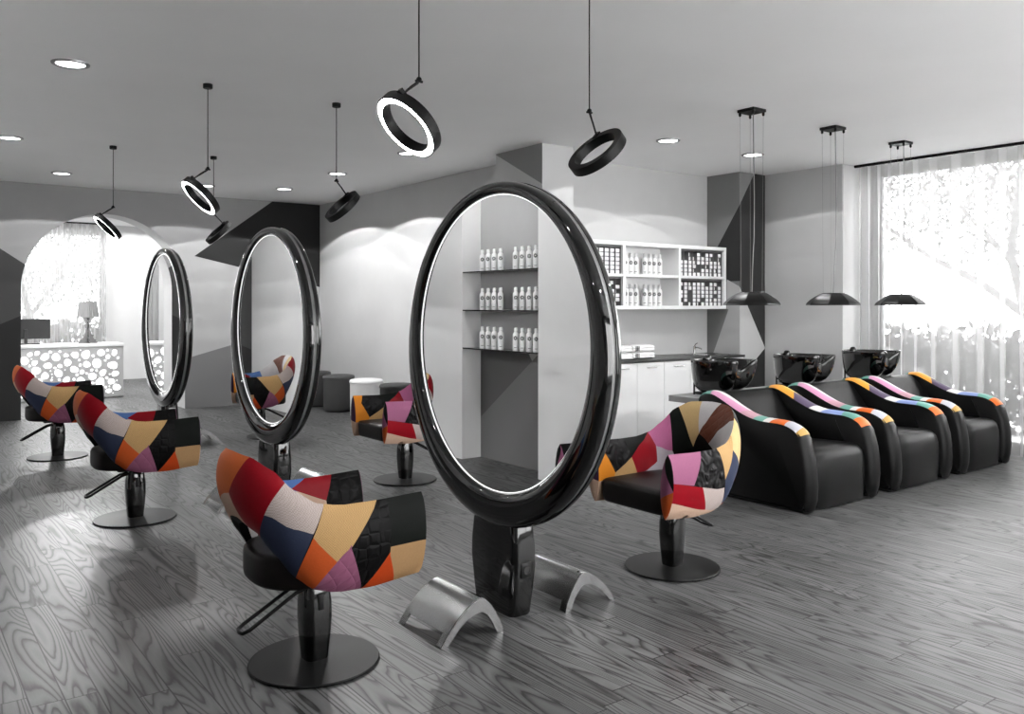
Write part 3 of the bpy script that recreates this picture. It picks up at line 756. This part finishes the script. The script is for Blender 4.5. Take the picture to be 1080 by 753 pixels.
# ------------------------------------------------------------------ recessed downlights
def make_down():
    root = empty('ceiling_downlight', (0, 0, 0), 'x', 'downlight', 'recessed round downlights')
    bm = B(); lathe(bm, [(.122, 0), (.12, -.008), (.104, -.014), (.092, -.007), (.092, 0)], 48); link('trim_ring', bm, M['silver_trim'], root, True, 50)
    bm = B(); lathe(bm, [(0, 0), (.091, 0), (.091, -.005), (0, -.005)], 48); link('lens', bm, M['down_glow'], root)
    return root
dlm = make_down()
DL = [((1.06, 6.48), 'round downlight above the second patchwork chair, biggest one in view'), ((1.045, 9.7), 'round downlight at the left edge over the chair by the arch'),
      ((1.85, 11.92), 'round downlight near the far wall, left of the arch top'), ((3.64, 11.95), 'round downlight near the far wall, just behind a glowing ring lamp'),
      ((4.635, 8.09), 'round downlight partly hidden by the largest glowing ring lamp'), ((4.637, 11.62), 'round downlight above the dark painted corner'),
      ((4.64, 9.88), 'round downlight on the cord line of the black ring lamp over the stools'), ((6.373, 5.9), 'round downlight between pillar and dome pendants'), ((7.72, 5.9), 'round downlight behind the cords of the dome pendant by the column')]
for i, ((x, y), lb) in enumerate(DL):
    if i == 0: dlm.location = (x, y, CE); dlm['label'] = lb
    else: copy_thing(dlm, (x, y, CE), lb)
def spot(x, y, power, wide=False):
    l = bpy.data.lights.new('downlight_or_fill_beam', 'SPOT'); l.energy = power; l.spot_size = math.radians(139); l.spot_blend = .03; l.shadow_soft_size = .03
    if wide: l.spot_size = math.radians(176); l.shadow_soft_size = .07
    l.use_nodes = not wide
    if wide:
        o = bpy.data.objects.new('downlight_or_fill_beam', l); COL.objects.link(o); o.location = (x, y, CE - .02); return
    nt = l.node_tree; em = nt.nodes['Emission']
    tc = nt.nodes.new('ShaderNodeTexCoord'); sp = nt.nodes.new('ShaderNodeSeparateXYZ'); nt.links.new(tc.outputs['Normal'], sp.inputs[0])
    ab = nt.nodes.new('ShaderNodeMath'); ab.operation = 'ABSOLUTE'; nt.links.new(sp.outputs[2], ab.inputs[0])
    rp = nt.nodes.new('ShaderNodeValToRGB'); nt.links.new(ab.outputs[0], rp.inputs[0])
    e = rp.color_ramp.elements                                 # luminaire profile: cosine of the angle off the axis
    st = [(.345, 1.3), (.36, 2.4), (.385, 1.1), (.5, 1.1), (.52, 1.6), (.55, 1.25), (1., 1.1)]
    while len(e) < len(st): e.new(.5)
    for q, (p, v) in zip(e, st): q.position = p; q.color = (v / 2.5,) * 3 + (1,)
    mu = nt.nodes.new('ShaderNodeMath'); mu.operation = 'MULTIPLY'; mu.inputs[1].default_value = 2.5; nt.links.new(rp.outputs[0], mu.inputs[0])
    nt.links.new(mu.outputs[0], em.inputs['Strength'])
    o = bpy.data.objects.new('downlight_or_fill_beam', l); COL.objects.link(o); o.location = (x, y, CE - .03)
SPOTS = [p for p, _ in DL] + [(1.05, 3.2), (6.37, 2.2), (7.72, 2.2), (3.4, .6), (.0, 1.6), (5.2, .6)]  # second list: added out-of-view beams without fixtures, to brighten the room
for x, y in SPOTS: spot(x, y, 36 if 4.6 < x < 4.7 else (11 if x > 6 and y > 5 else (17 if x < 4 and y > 5 else (11 if x < 2 else 42))))
for x, y in ((2.6, 14.6), (2.6, 17.2), (4.8, 16.4), (.8, 16.)): spot(x, y, 110, True)  # wide fill beams added to brighten the reception, no fixtures there

# ------------------------------------------------------------------ wash chairs and basins
STR = {}
for n_, c_ in dict(teal=(112, 172, 158), white=(240, 236, 234), pinkl=(226, 160, 196), mauve=(206, 160, 172), orange=(232, 112, 36), lilac=(196, 196, 206), gold=(190, 150, 70), amber=(246, 170, 60), yellow=(246, 216, 130), plum=(92, 78, 104), redline=(200, 60, 80), bluel=(146, 166, 222), green=(48, 110, 90)).items():
    STR[n_] = noisy(mat('strip_' + n_, tuple(v * .72 for v in rgb(*c_)[:3]) + (1,), .5, spec=.35), 120, .04, .08)
SN = list(STR)
TOPLINE = [(1.06, .70), (1.03, .785), (.985, .826), (.92, .842), (.85, .836), (.75, .795), (.64, .742), (.53, .698), (.42, .675), (.32, .671), (.22, .668), (.14, .652), (.07, .615), (.02, .555)]
SIDE = [(1.075, .5), (1.06, .015)][::-1] + TOPLINE[:0]
def smoothline(pts, k=4):
    out = []
    for i in range(len(pts) - 1):
        p0, p1, p2, p3 = pts[max(0, i - 1)], pts[i], pts[i + 1], pts[min(len(pts) - 1, i + 2)]
        for j in range(k):
            t_ = j / k
            out.append(tuple(.5 * ((2 * p1[d]) + (-p0[d] + p2[d]) * t_ + (2 * p0[d] - 5 * p1[d] + 4 * p2[d] - p3[d]) * t_ ** 2 + (-p0[d] + 3 * p1[d] - 3 * p2[d] + p3[d]) * t_ ** 3) for d in (0, 1)))
    return out + [pts[-1]]
TL = smoothline(TOPLINE)
STRIP_L = [('teal', [(0, 0), (.25, 0), (.2, 1), (0, 1)]), ('pinkl', [(.25, 0), (.5, 0), (.54, .6), (.22, .3)]), ('white', [(.2, 1), (.22, .3), (.54, .55), (.55, 1)]), ('mauve', [(.5, 0), (.59, 0), (.61, 1), (.53, 1)]), ('teal', [(.59, 0), (.66, 0), (.68, 1), (.61, 1)]),
           ('white', [(.66, 0), (.71, 0), (.75, 1), (.68, 1)]), ('orange', [(.71, 0), (.83, 0), (.81, 1), (.75, 1)]), ('lilac', [(.83, 0), (.96, 0), (.99, .6), (.92, 1), (.81, 1)]), ('gold', [(.96, 0), (1, 0), (1, 1), (.92, 1)])]
STRIP_R = [('green', [(0, 0), (.18, 0), (.15, 1), (0, 1)]), ('amber', [(.18, 0), (.43, 0), (.38, .55), (.16, .5)]), ('yellow', [(.16, .5), (.38, .55), (.46, 1), (.15, 1)]), ('plum', [(.43, 0), (.54, 0), (.57, .8), (.46, 1), (.38, .55)]), ('redline', [(.42, 1), (.58, 1), (.57, .8), (.44, .82)]), ('white', [(.54, 0), (.62, 0), (.67, 1), (.57, 1)]),
           ('bluel', [(.62, 0), (.78, 0), (.75, 1), (.67, 1)]), ('teal', [(.78, 0), (.9, 0), (.92, 1), (.75, 1)]), ('orange', [(.9, 0), (1, 0), (1, 1), (.92, 1)])]
def make_wash():
    root = empty('wash_chair', (0, 0, 0), 'x', 'salon wash chair', 'black wash chairs')    # origin: front left corner on the floor, x right, y back
    Wd = 1.0; tk = .16
    front = [(.005, .5), (-.015, .42), (-.03, .32), (-.036, .2), (-.03, .1), (-.012, .03), (0, .012)]
    outline = TL + front + [(1.05, .012), (1.075, .05), (1.08, .3), (1.075, .55)]
    ctr = (.52, .36)
    def panel(x0, x1, bulge):
        bm = B(); rings = []
        for k in range(9):
            f = k / 8; x = x0 + (x1 - x0) * f
            e = math.sin(PI * f) ** .5 if 0 < f < 1 else 0.
            ins = .038 * (1 - e)
            ring = []
            for i, (t_, z) in enumerate(outline):
                a, b = outline[i - 1], outline[(i + 1) % len(outline)]
                d = Vector((b[0] - a[0], b[1] - a[1])).normalized(); nrm = Vector((d.y, -d.x))     # outward of the outline
                if (Vector((t_ - ctr[0], z - ctr[1]))).dot(nrm) < 0: nrm = -nrm
                q = Vector((t_, z)) - nrm * ins
                ring.append((x + bulge * math.sin(PI * min(1, max(0, z / .7))) * (1 - f if bulge < 0 else f), q.x, max(.004, q.y)))
            rings.append(ring)
        loft(bm, rings); return bm
    for side, (x0, x1, bul, sp) in (('l', (0, tk, -.02, STRIP_L)), ('r', (Wd - tk, Wd, .02, STRIP_R))):
        pn = link('side_panel', panel(x0, x1, bul), M['leather'], root, True, 60)
        idx = {n: i for i, n in enumerate(SN)}
        bm = flat_patch(48, 8, 0, 1, 0, 1, [(idx[n], p) for n, p in sp])
        N_ = len(TL)
        for v in bm.verts:
            s = v.co.x * (N_ - 5) + 2; i = min(N_ - 2, int(s)); f = s - i
            a, b = TL[i], TL[i + 1]; d = Vector((b[0] - a[0], b[1] - a[1])).normalized(); nrm = Vector((-d.y, d.x)); nrm = nrm if nrm.y > 0 else -nrm
            if i > N_ - 8 and nrm.x > 0: nrm = -nrm
            fx_ = v.co.y; e = math.sin(PI * min(1, max(0, fx_ * .92 + .04))) ** .5
            q = Vector((a[0] + (b[0] - a[0]) * f, a[1] + (b[1] - a[1]) * f)) + nrm * (.005 - .038 * (1 - e))
            v.co = Vector((x0 + (x1 - x0) * (fx_ * .92 + .04), q.x, q.y))
        bmesh.ops.recalc_face_normals(bm, faces=bm.faces[:])
        st = link('arm_strip', bm, [STR[n] for n in SN], pn, True, 180)
        st['label'] = 'colourful patchwork strip along the arm top'
    # seat block
    bm = B(); ol = [(.0, .02), (-.012, .1), (-.016, .25), (-.008, .38), (.01, .43), (.045, .458), (.1, .468), (.3, .462), (.6, .45), (.8, .45), (.8, .02)]
    rings = []
    for k in range(11):
        f = k / 10; x = tk + .004 + (Wd - 2 * tk - .008) * f; e = math.sin(PI * f) ** .35 if 0 < f < 1 else 0.
        ins = .035 * (1 - e); rings.append([(x, min(.8, t_ + ins) if t_ < .4 else t_, z - (ins if z > .3 else 0)) for t_, z in ol])
    loft(bm, rings); link('seat', bm, M['leather'], root, True, 60)
    # reclined back with a rounded top
    bm = B(); ol = smoothline([(.58, .455), (.68, .56), (.78, .69), (.85, .775), (.91, .815), (.97, .82), (1.01, .79), (1.03, .7), (1.04, .3), (1.0, .03)], 3) + [(.7, .03)]
    rings = []
    for k in range(9):
        f = k / 8; x = tk - .01 + (Wd - 2 * tk + .02) * f; rings.append([(x, t_, z) for t_, z in ol])
    loft(bm, rings); link('backrest', bm, M['leather'], root, True, 60)
    bm = B(); box(bm, (.05, .05, 0), (Wd - .05, 1.0, .03)); link('plinth', bm, M['dark'], root)
    return root
wc = make_wash(); wc.location = (5.47, 3.715, 0)
wc['label'] = 'black wash chair with colourful arm strips, nearest the patchwork chair, first of the row'
copy_thing(wc, (6.675, 3.725, 0), 'black wash chair with colourful arm strips, middle of the row of three')
copy_thing(wc, (7.87, 3.735, 0), 'black wash chair with colourful arm strips, at the end by the sheer curtain')
def make_basin():
    root = empty('wash_basin', (0, 0, 0), 'x', 'wash basin', 'black wash basins')   # origin on the ledge below, y towards the wall
    n = 72
    def rim(a):
        c, s = math.cos(a), math.sin(a)
        e = 2.2 if s > 0 else 3.0
        r = (abs(c) ** e + abs(s) ** e) ** (-1 / e)
        x = r * c * .235; y = r * s * (.25 if s > 0 else .29)
        z = 0.
        if s < 0:
            g = math.exp(-(x / .085) ** 4); y += .075 * g; z -= .085 * g
            h = math.exp(-((abs(x) - .17) / .06) ** 2) * max(0, -s); y -= .035 * h; z += .012 * h
        return x, y, z
    ZR = .31; rings = []
    def ring(k, zf, cy, rr=1.):
        out = []
        for i in range(n):
            a = 2 * PI * i / n; x, y, z = rim(a)
            out.append((x * k, cy + (y - cy) * k, zf + z * max(0, (k - .55) / .45) ** 1.5 if k < 1 else zf + z))
        return out
    for k, z in ((.3, .03), (.52, .034), (.7, .055), (.82, .09), (.9, .14), (.955, .2), (.988, .265), (1., .303), (.995, .314), (.97, .317), (.945, .308), (.91, .27), (.82, .19), (.68, .125), (.5, .09), (.25, .075), (.06, .072)):
        rings.append(ring(k, z, .13))
    bm = B(); loft(bm, rings); bowl = link('bowl', bm, M['black_gloss'], root, True, 180)
    bm = B(); lathe(bm, [(0, 0), (.02, 0), (.022, .004), (.012, .008), (0, .008)], 20, (0, .13, .073)); link('drain', bm, M['chrome'], bowl, True)
    bm = B(); lathe(bm, [(.034, -.02), (.034, .006), (.028, .022), (.015, .03), (0, .032)], 24, (.1, .222, .314)); link('tap_knob', bm, M['black_gloss'], root, True)
    for x in (-.14, .14): link('support_rod', tube(B(), [(x, .17, .0), (x, .17, .12)], .008, 10), M['black_metal'], root, True)
    bm = B(); lathe(bm, [(0, 0), (.11, 0), (.11, .012), (.045, .02), (.04, .06), (0, .06)], 32, (0, .15, 0)); link('stand', bm, M['black_metal'], root, True)
    return root
ba = make_basin(); ba.location = (5.98, 4.925, .755)
ba['label'] = 'glossy black wash basin in front of the painted column and the sink'
copy_thing(ba, (7.19, 4.935, .755), 'glossy black wash basin in front of the plain grey wall')
copy_thing(ba, (8.39, 4.945, .755), 'glossy black wash basin at the edge of the sheer curtain')
lg = empty('service_ledge', (0, 0, 0), 'low grey ledge running behind the wash chairs', 'ledge')
LEDM = noisy(mat('ledge_grey', rgb(150), .5), 8, .04)
link('top', box(B(), (5.62, 4.815, .70), (8.9, 5.2, .755), .004), LEDM, lg)
link('cabinet_body', box(B(), (5.8, 4.95, 0), (8.75, 5.17, .70), .004), LEDM, lg)

# ------------------------------------------------------------------ wall unit, bottles, colour boxes
SX = [5.88, 6.79, 7.712, 8.568]; SZ0, SZ1, SY0, SY1 = 1.503, 2.276, 6.95, 7.268
su = empty('wall_shelf_unit', (0, 0, 0), 'white open wall shelf unit with six compartments above the counter', 'shelf unit')
th = .042
bm = B(); box(bm, (SX[0], SY0, SZ1 - th), (SX[3], SY1, SZ1), .002); link('top', bm, M['white'], su)
bm = B(); box(bm, (SX[0], SY0, SZ0), (SX[3], SY1, SZ0 + th), .002); link('bottom', bm, M['white'], su)
bm = B(); box(bm, (SX[0], SY1 - .012, SZ0 + th), (SX[3], SY1, SZ1 - th)); link('back_panel', bm, M['white'], su)
for x in SX:
    xa = x if x == SX[0] else (x - th if x == SX[3] else x - th / 2)
    link('divider', box(B(), (xa, SY0, SZ0 + th), (xa + th, SY1 - .012, SZ1 - th), .002), M['white'], su)
zmid = 1.893
for a, b in ((SX[0] + th, SX[1] - th / 2), (SX[1] + th / 2, SX[2] - th / 2), (SX[2] + th / 2, SX[3] - th)):
    link('shelf', box(B(), (a, SY0 + .006, zmid - .016), (b, SY1 - .012, zmid + .016), .002), M['white'], su)
# bottle
def bottle_mesh():
    bm = B(); lathe(bm, [(0, 0), (.026, 0), (.028, .003), (.028, .135), (.026, .15), (.017, .163), (.0145, .168), (.0145, .171), (.0165, .172), (.0165, .198), (.0135, .2045), (0, .2055)], 28)
    return bm
bt = empty('product_bottle', (0, 0, 0), 'x', 'bottle', 'x')
body = link('body', bottle_mesh(), M['white_matt'], bt, True, 35)
def emblem_mesh():
    bm = B(); R_ = .0286
    def pt(a, z): return bm.verts.new((R_ * math.sin(a), -R_ * math.cos(a), z))
    for k in range(8):
        th_ = 2 * PI * k / 8; c, s = math.cos(th_), math.sin(th_)
        q = []
        for u, w in ((.003, 0), (.010, .0038), (.0175, .0042), (.021, 0), (.0175, -.0042), (.010, -.0038)):
            du, dz = u * c - w * s, u * s + w * c
            q.append(pt(du / R_, .112 + dz))
        bm.faces.new(q)
    for k in range(6): 
        x0 = -.012 + k * .0042
        bm.faces.new([pt(a / R_, z) for a, z in ((x0, .024), (x0 + .003, .024), (x0 + .003, .030), (x0, .030))])
    bmesh.ops.recalc_face_normals(bm, faces=bm.faces[:])
    r = bmesh.ops.extrude_face_region(bm, geom=bm.faces[:])
    for v in r['geom']:
        if isinstance(v, bmesh.types.BMVert): v.co.x *= .985; v.co.y *= .985
    return bm
link('emblem', emblem_mesh(), M['emblem'], bt)['label'] = 'dark flower emblem with a line of small print'
first = [True]
def put_bottle(loc, label, group, rz=0, s=1.):
    if first[0]: o = bt; first[0] = False; o.location = loc; o.rotation_euler = (0, 0, rz); o['label'] = label; o['group'] = group
    else: o = copy_thing(bt, loc, label, group, rz)
    o.scale = (s, s, s)
for row, (z, nm) in enumerate(((zmid + .016, 'upper'), (SZ0 + th, 'lower'))):
    lb = 'white bottle with dark flower emblem in the %s middle compartment of the wall shelf' % nm
    for i in range(8):
        px = 6.862 + i * .083 + (.06 if i > 3 else 0)
        put_bottle((px, 7.09, z), lb, 'bottles in the %s middle compartment' % nm, rnd.uniform(-.9, -.6), 1.22)
# colour racks and boxes
M['rack'] = mat('rack_black', rgb(104), .5)
bx0 = link('colour_box', box(B(), (-.03, 0, 0), (.03, .12, .046), .005, 2), M['white_matt'])
tag(bx0, 'x', 'box', 'x'); bx_first = [True]
def rack(x0, x1, z0, z1, label, nm, cols, ragged, xmin):
    e = B(); e = link('colour_rack', box(e, (x0 - (x0 + x1) / 2, .2, 0), (x1 - (x0 + x1) / 2, .212, z1 - z0)), M['rack'], su, loc=((x0 + x1) / 2, SY0 + .03, z0)); e['label'] = label
    cx, cz = (x0 + x1) / 2, z0
    bm = B(); box(bm, (x0 - cx, 0, z1 - z0 - .022), (x1 - cx, .2, z1 - z0)); link('header', bm, M['rack'], e)
    w = (x1 - x0 - .008) / cols
    for i in range(cols + 1):
        x = x0 + .004 + w * i - cx
        link('divider', box(B(), (x - .002, .0, 0), (x + .002, .2, z1 - z0 - .022)), M['rack'], e)
    lb = 'small white colour box stacked in the %s rack of the wall shelf' % nm
    for i in range(cols):
        x = x0 + .004 + w * (i + .5)
        if x < xmin: continue
        n = 6; skip = (rnd.randint(0, 2) if rnd.random() < ragged else 0)
        for j in range(n - skip):
            y = SY0 + .045 + (rnd.choice((0, 0, .015, .03, .055)) if rnd.random() < ragged else 0)
            if bx_first[0]: o = bx0; bx_first[0] = False
            else: o = bx0.copy(); COL.objects.link(o)
            o.location = (x, y, z0 + j * .0485 + .0005); o['label'] = lb; o['group'] = 'boxes in the %s rack' % nm
            o.scale = ((w - .007) / .06, 1, .9)
racks = [(SX[0] + th + .004, SX[1] - th / 2 - .004, 'left', 6.3), (SX[2] + th / 2 + .004, SX[3] - th - .004, 'right', 0)]
for a, b, nm, xm in racks:
    rack(a, b, zmid + .016, SZ1 - th - .003, 'dark rack of white boxes in the upper %s compartment' % nm, 'upper ' + nm, 10, .75 if nm == 'right' else .05, xm)
    rack(a, b, SZ0 + th, zmid - .016 - .003, 'dark rack of white boxes in the lower %s compartment' % nm, 'lower ' + nm, 10, .45 if nm == 'right' else .6, xm)

# niche shelves (seen in the big mirror)
gs = bpy.data.materials.new('shelf_glass'); gs.use_nodes = True
b_ = bsdf(gs); b_.inputs['Base Color'].default_value = rgb(90); b_.inputs['Roughness'].default_value = .05; b_.inputs['Transmission Weight'].default_value = .6
NZ = []
for k, (z, nm) in enumerate(((1.885, 'top'), (1.505, 'middle'), (1.125, 'lowest'))):
    o = link('glass_shelf', box(B(), (.114, 5.925, z - .012), (.336, 7.145, z)), gs)
    tag(o, '%s dark glass shelf in the wall niche, seen in the largest mirror' % nm, 'shelf')
    lb = 'white bottle with dark flower emblem on the %s glass shelf of the niche' % nm
    for i in range(8):
        y = 6.92 - i * .1025 - (.14 if i > 3 else 0)
        put_bottle((.25, y, z), lb, 'bottles on the %s niche shelf' % nm, rnd.uniform(.6, .9), 1.05)

# ------------------------------------------------------------------ counter
CY, CX1 = 6.68, 8.565
cabs = [5.9, 6.28, 6.72, 7.15, 7.59, 8.07, CX1]
cl = ['hidden behind the largest mirror', 'just right of the largest mirror rim', 'under the folded towels', 'right of the towels', 'left of the sink', 'under the steel sink']
for i in range(6):
    a, b = cabs[i], cabs[i + 1]
    e = empty('base_cabinet', ((a + b) / 2, CY, 0), 'white counter cabinet ' + cl[i], 'cabinet', 'white counter cabinets')
    w = (b - a) / 2
    link('body', box(B(), (-w + .001, .02, .08), (w - .001, 7.265 - CY, .912)), M['white'], e)
    link('plinth', box(B(), (-w + .001, .06, 0), (w - .001, 7.265 - CY, .08)), M['dark'], e)
    d = link('door', box(B(), (-w + .003, 0, .085), (w - .003, .019, .908), .002), M['white'], e)
    bm = B(); tube(bm, [(-.075, -.026, .855), (.075, -.026, .855)], .006, 10); 
    for s in (-.06, .06): tube(bm, [(s, 0, .855), (s, -.026, .855)], .005, 8)
    link('handle', bm, M['chrome'], d, True)
tag(link('worktop', box(B(), (5.87, CY - .015, .912), (CX1 + .01, 7.266, .942), .002), M['worktop']), 'dark worktop running along the top of the white cabinets', 'worktop')
sk = empty('sink', (8.2, 6.95, .942), 'small steel sink let into the worktop beside the painted column', 'sink')
bm = B(); loft(bm, [[(x, y, z) for x, y in rrect(w, d, .05)] for w, d, z in ((.52, .36, .001), (.52, .36, .007), (.5, .34, .009), (.44, .29, .008), (.42, .27, .003), (.40, .25, .0015))]); link('bowl', bm, M['chrome'], sk, True)
fc = empty('sink_tap', (8.2, 7.15, .942), 'chrome mixer tap behind the steel sink', 'tap')
bm = B(); lathe(bm, [(0, 0), (.026, 0), (.026, .008), (.02, .012), (.02, .13), (.017, .135), (0, .136)], 20); tube(bm, [(0, 0, .105), (0, -.05, .115), (0, -.13, .1), (0, -.14, .085)], .011, 10); link('body', bm, M['chrome'], fc, True)
bm = B(); tube(bm, [(0, 0, .13), (0, -.02, .17), (0, -.06, .19)], .007, 8); link('lever', bm, M['chrome'], fc, True)
fc.scale = (.8, .8, .72)
# towels
TWM = noisy(mat('white_terry', rgb(242), .95, spec=.1), 260, .05, .5)
tw = empty('folded_towel', (0, 0, 0), 'x', 'towel', 'folded white towels')
def towel_mesh():
    bm = B(); rings = []
    for k in range(9):
        x = -.17 + .34 * k / 8; sh = .985 if k in (0, 8) else 1.
        ring = []
        for i in range(36):
            a = 2 * PI * i / 36; c, s = math.cos(a), math.sin(a); e = 3
            r = (abs(c) ** e + abs(s) ** e) ** (-1 / e)
            yy, zz = r * c * .12 * sh, .04 + r * s * .04 * sh
            if c < -.8: yy += .012 * math.exp(-((zz - .04) / .008) ** 2)
            ring.append((x, yy, zz))
        rings.append(ring)
    loft(bm, rings); return bm
tb = link('cloth', towel_mesh(), TWM, tw, True, 60)
bm = B()
for k in range(3): box(bm, (-.135 + k * .022, -.1215, .012), (-.123 + k * .022, -.119, .07), 0)
link('stripe', bm, M['emblem'], tw)['label'] = 'dark embroidered stripes'
tspots = [((6.55, 6.87, .942), 'folded white towel at the bottom of the stack nearest the mirror rim'), ((6.55, 6.87, 1.022), 'folded white towel on top of the stack nearest the mirror rim'),
          ((6.915, 6.88, .942), 'folded white towel at the bottom of the stack left of the sink'), ((6.915, 6.88, 1.022), 'folded white towel on top of the stack left of the sink')]
for i, (p, lb) in enumerate(tspots):
    if i == 0: tw.location = p; tw['label'] = lb
    else: copy_thing(tw, p, lb)

# ------------------------------------------------------------------ stools
def stool(x, y, g, lb, h=.53):
    e = empty('waiting_stool', (x, y, 0), lb, 'stool', 'round waiting stools')
    m = noisy(mat('stool_leather', rgb(g), .5, spec=.4), 90, .06, .1)
    bm = B(); lathe(bm, [(0, .02), (.205, .02), (.214, .026), (.218, .04), (.222, .3), (.224, h - .05), (.232, h - .045), (.232, h - .025), (.222, h - .008), (.19, h), (0, h + .006)], 48); link('cover', bm, m, e, True, 50)
    bm = B(); lathe(bm, [(0, 0), (.19, 0), (.19, .02), (0, .02)], 32); link('foot_ring', bm, M['dark'], e)
stool(5.42, 12.32, 62, 'dark grey round stool half hidden behind the middle mirror')
stool(5.42, 11.5, 66, 'dark grey round stool beside the white one')
stool(5.42, 10.62, 226, 'white round stool behind the patchwork chair arm')
stool(5.42, 9.75, 28, 'black round stool behind the patchwork chair back')

# ------------------------------------------------------------------ reception
de = empty('reception_desk', (1.9, 15.5, 0), 'white reception desk with a glowing pebble patterned front', 'desk')
DX0, DX1 = -1.2, 1.445
link('body', box(B(), (DX0, .02, .0), (DX1, .66, .862), .004), M['white'], de)
link('top', box(B(), (DX0 - .01, -.02, .862), (DX1 + .01, .7, .906), .004), M['white'], de)
PANM = noisy(mat('perforated_panel', rgb(178), .5), 5, .03)
link('front_panel', box(B(), (DX0, -.006, .015), (DX1, .02, .862), .002), PANM, de)
M['pebble'] = mat('pebble_glow', rgb(250), .6, emit=(1, 1, 1, 1), es=.8)
bm = B(); pr = random.Random(11); blobs = []
tries = 0
for size in [(.075, .115)] * 900 + [(.05, .075)] * 1500 + [(.024, .036)] * 900 + [(.012, .018)] * 250:
    r = pr.uniform(*size) * .66; x = pr.uniform(DX0 + .04 + r, DX1 - .05 - r); z = pr.uniform(.06 + r, .825 - r)
    if all((x - q[0]) ** 2 + (z - q[1]) ** 2 > ((r + q[2]) * 1.0 + .019) ** 2 for q in blobs): blobs.append((x, z, r))
for x, z, r in blobs:
    a0 = pr.uniform(0, PI); el = pr.uniform(.8, 1.); k3 = pr.uniform(-.1, .1); pts = []
    for i in range(20):
        a = 2 * PI * i / 20; rr = r * (1 + k3 * math.cos(3 * a + a0) + .05 * math.cos(2 * a))
        u, v = rr * math.cos(a), rr * math.sin(a) * el
        pts.append((x + u * math.cos(a0) - v * math.sin(a0), z + u * math.sin(a0) + v * math.cos(a0)))
    prism(bm, pts, 'y', -.009, -.005)
link('pebble_pattern', bm, M['pebble'], de)['label'] = 'glowing white pebble shapes'
# monitor seen from behind
mo = empty('desk_monitor', (1.95, 15.95, .906), 'dark computer monitor standing on the reception desk', 'monitor')
MOM = noisy(mat('monitor_plastic', rgb(38), .5), 20, .05)
link('screen', box(B(), (-.42, -.02, .09), (.355, .02, .42), .006), MOM, mo)
bm = B(); box(bm, (-.03, -.045, .02), (.02, -.02, .25), .004); link('stand', bm, MOM, mo)
bm = B(); box(bm, (-.2, -.1, 0), (.2, .1, .02), .004); link('foot', bm, MOM, mo)
# baroque table lamp
la = empty('table_lamp', (2.86, 15.85, .906), 'baroque grey table lamp with a pleated shade on the reception desk', 'table lamp')
LAM = mat('smoked_acrylic', rgb(88), .15, spec=.6, coat=.5); SHM = mat('pleated_shade', rgb(150), .35, metal=.5)
half = [(.0, .0), (.145, .0), (.15, .02), (.12, .035), (.125, .06), (.095, .07), (.075, .11), (.09, .135), (.06, .15), (.045, .2), (.035, .25), (.05, .28), (.065, .3), (.05, .32), (.03, .33), (.045, .36), (.07, .4), (.09, .42), (.08, .435), (.03, .44), (.0, .44)]
bm = B()
prism(bm, half + [(-x, z) for x, z in half[-2:0:-1]], 'y', -.008, .008)
bm2 = B(); prism(bm2, half + [(-x, z) for x, z in half[-2:0:-1]], 'x', -.008, .008)
me = bpy.data.meshes.new('t'); bm2.to_mesh(me); bm2.free(); bm.from_mesh(me); bpy.data.meshes.remove(me)
link('body', bm, LAM, la)
bm = B(); n = 64
def zig(rad, z): return [(rad * (1 + (.025 if i % 2 else -.025)) * math.cos(2 * PI * i / n), rad * (1 + (.025 if i % 2 else -.025)) * math.sin(2 * PI * i / n), z) for i in range(n)]
loft(bm, [zig(.172, .44), zig(.14, .71), zig(.134, .71), zig(.166, .445)], False, False); link('lamp_shade', bm, SHM, la)
bm = B(); tube(bm, [(0, 0, .44), (0, 0, .69)], .006, 8); tube(bm, [(-.137, 0, .69), (.137, 0, .69)], .004, 8); link('shade_carrier', bm, LAM, la)

# ------------------------------------------------------------------ light from outside, camera, view
w = bpy.data.worlds.new('sky'); sc.world = w; w.use_nodes = True
nt = w.node_tree; bg = nt.nodes['Background']
tc = nt.nodes.new('ShaderNodeTexCoord'); sx = nt.nodes.new('ShaderNodeSeparateXYZ'); nt.links.new(tc.outputs['Generated'], sx.inputs[0])
rp = nt.nodes.new('ShaderNodeValToRGB'); nt.links.new(sx.outputs[2], rp.inputs[0])
rp.color_ramp.elements[0].position = 0.; rp.color_ramp.elements[0].color = (1, 1, 1, 1); rp.color_ramp.elements[1].position = .9; rp.color_ramp.elements[1].color = (.6, .6, .6, 1)
nt.links.new(rp.outputs[0], bg.inputs['Color']); bg.inputs['Strength'].default_value = 7.6

cam = bpy.data.cameras.new('camera'); co = bpy.data.objects.new('camera', cam); COL.objects.link(co)
cam.sensor_width = 36.; cam.lens = 895. / 1080. * 36.; cam.shift_y = -(376.5 - 322.) / 1080.
yaw = math.atan(669. / 895.)
co.location = (0, 0, 1.55); co.rotation_euler = (PI / 2, 0, -yaw); cam.clip_end = 200
sc.camera = co
sc.view_settings.view_transform = 'Standard'; sc.view_settings.look = 'None'; sc.view_settings.gamma = 1.; sc.view_settings.exposure = 1.45
sc.view_settings.use_curve_mapping = False
sc.cycles.max_bounces = 10; sc.cycles.diffuse_bounces = 4; sc.cycles.glossy_bounces = 5; sc.cycles.transparent_max_bounces = 12
sc.cycles.use_denoising = True; sc.cycles.sample_clamp_indirect = 6.; sc.cycles.caustics_reflective = False; sc.cycles.caustics_refractive = False
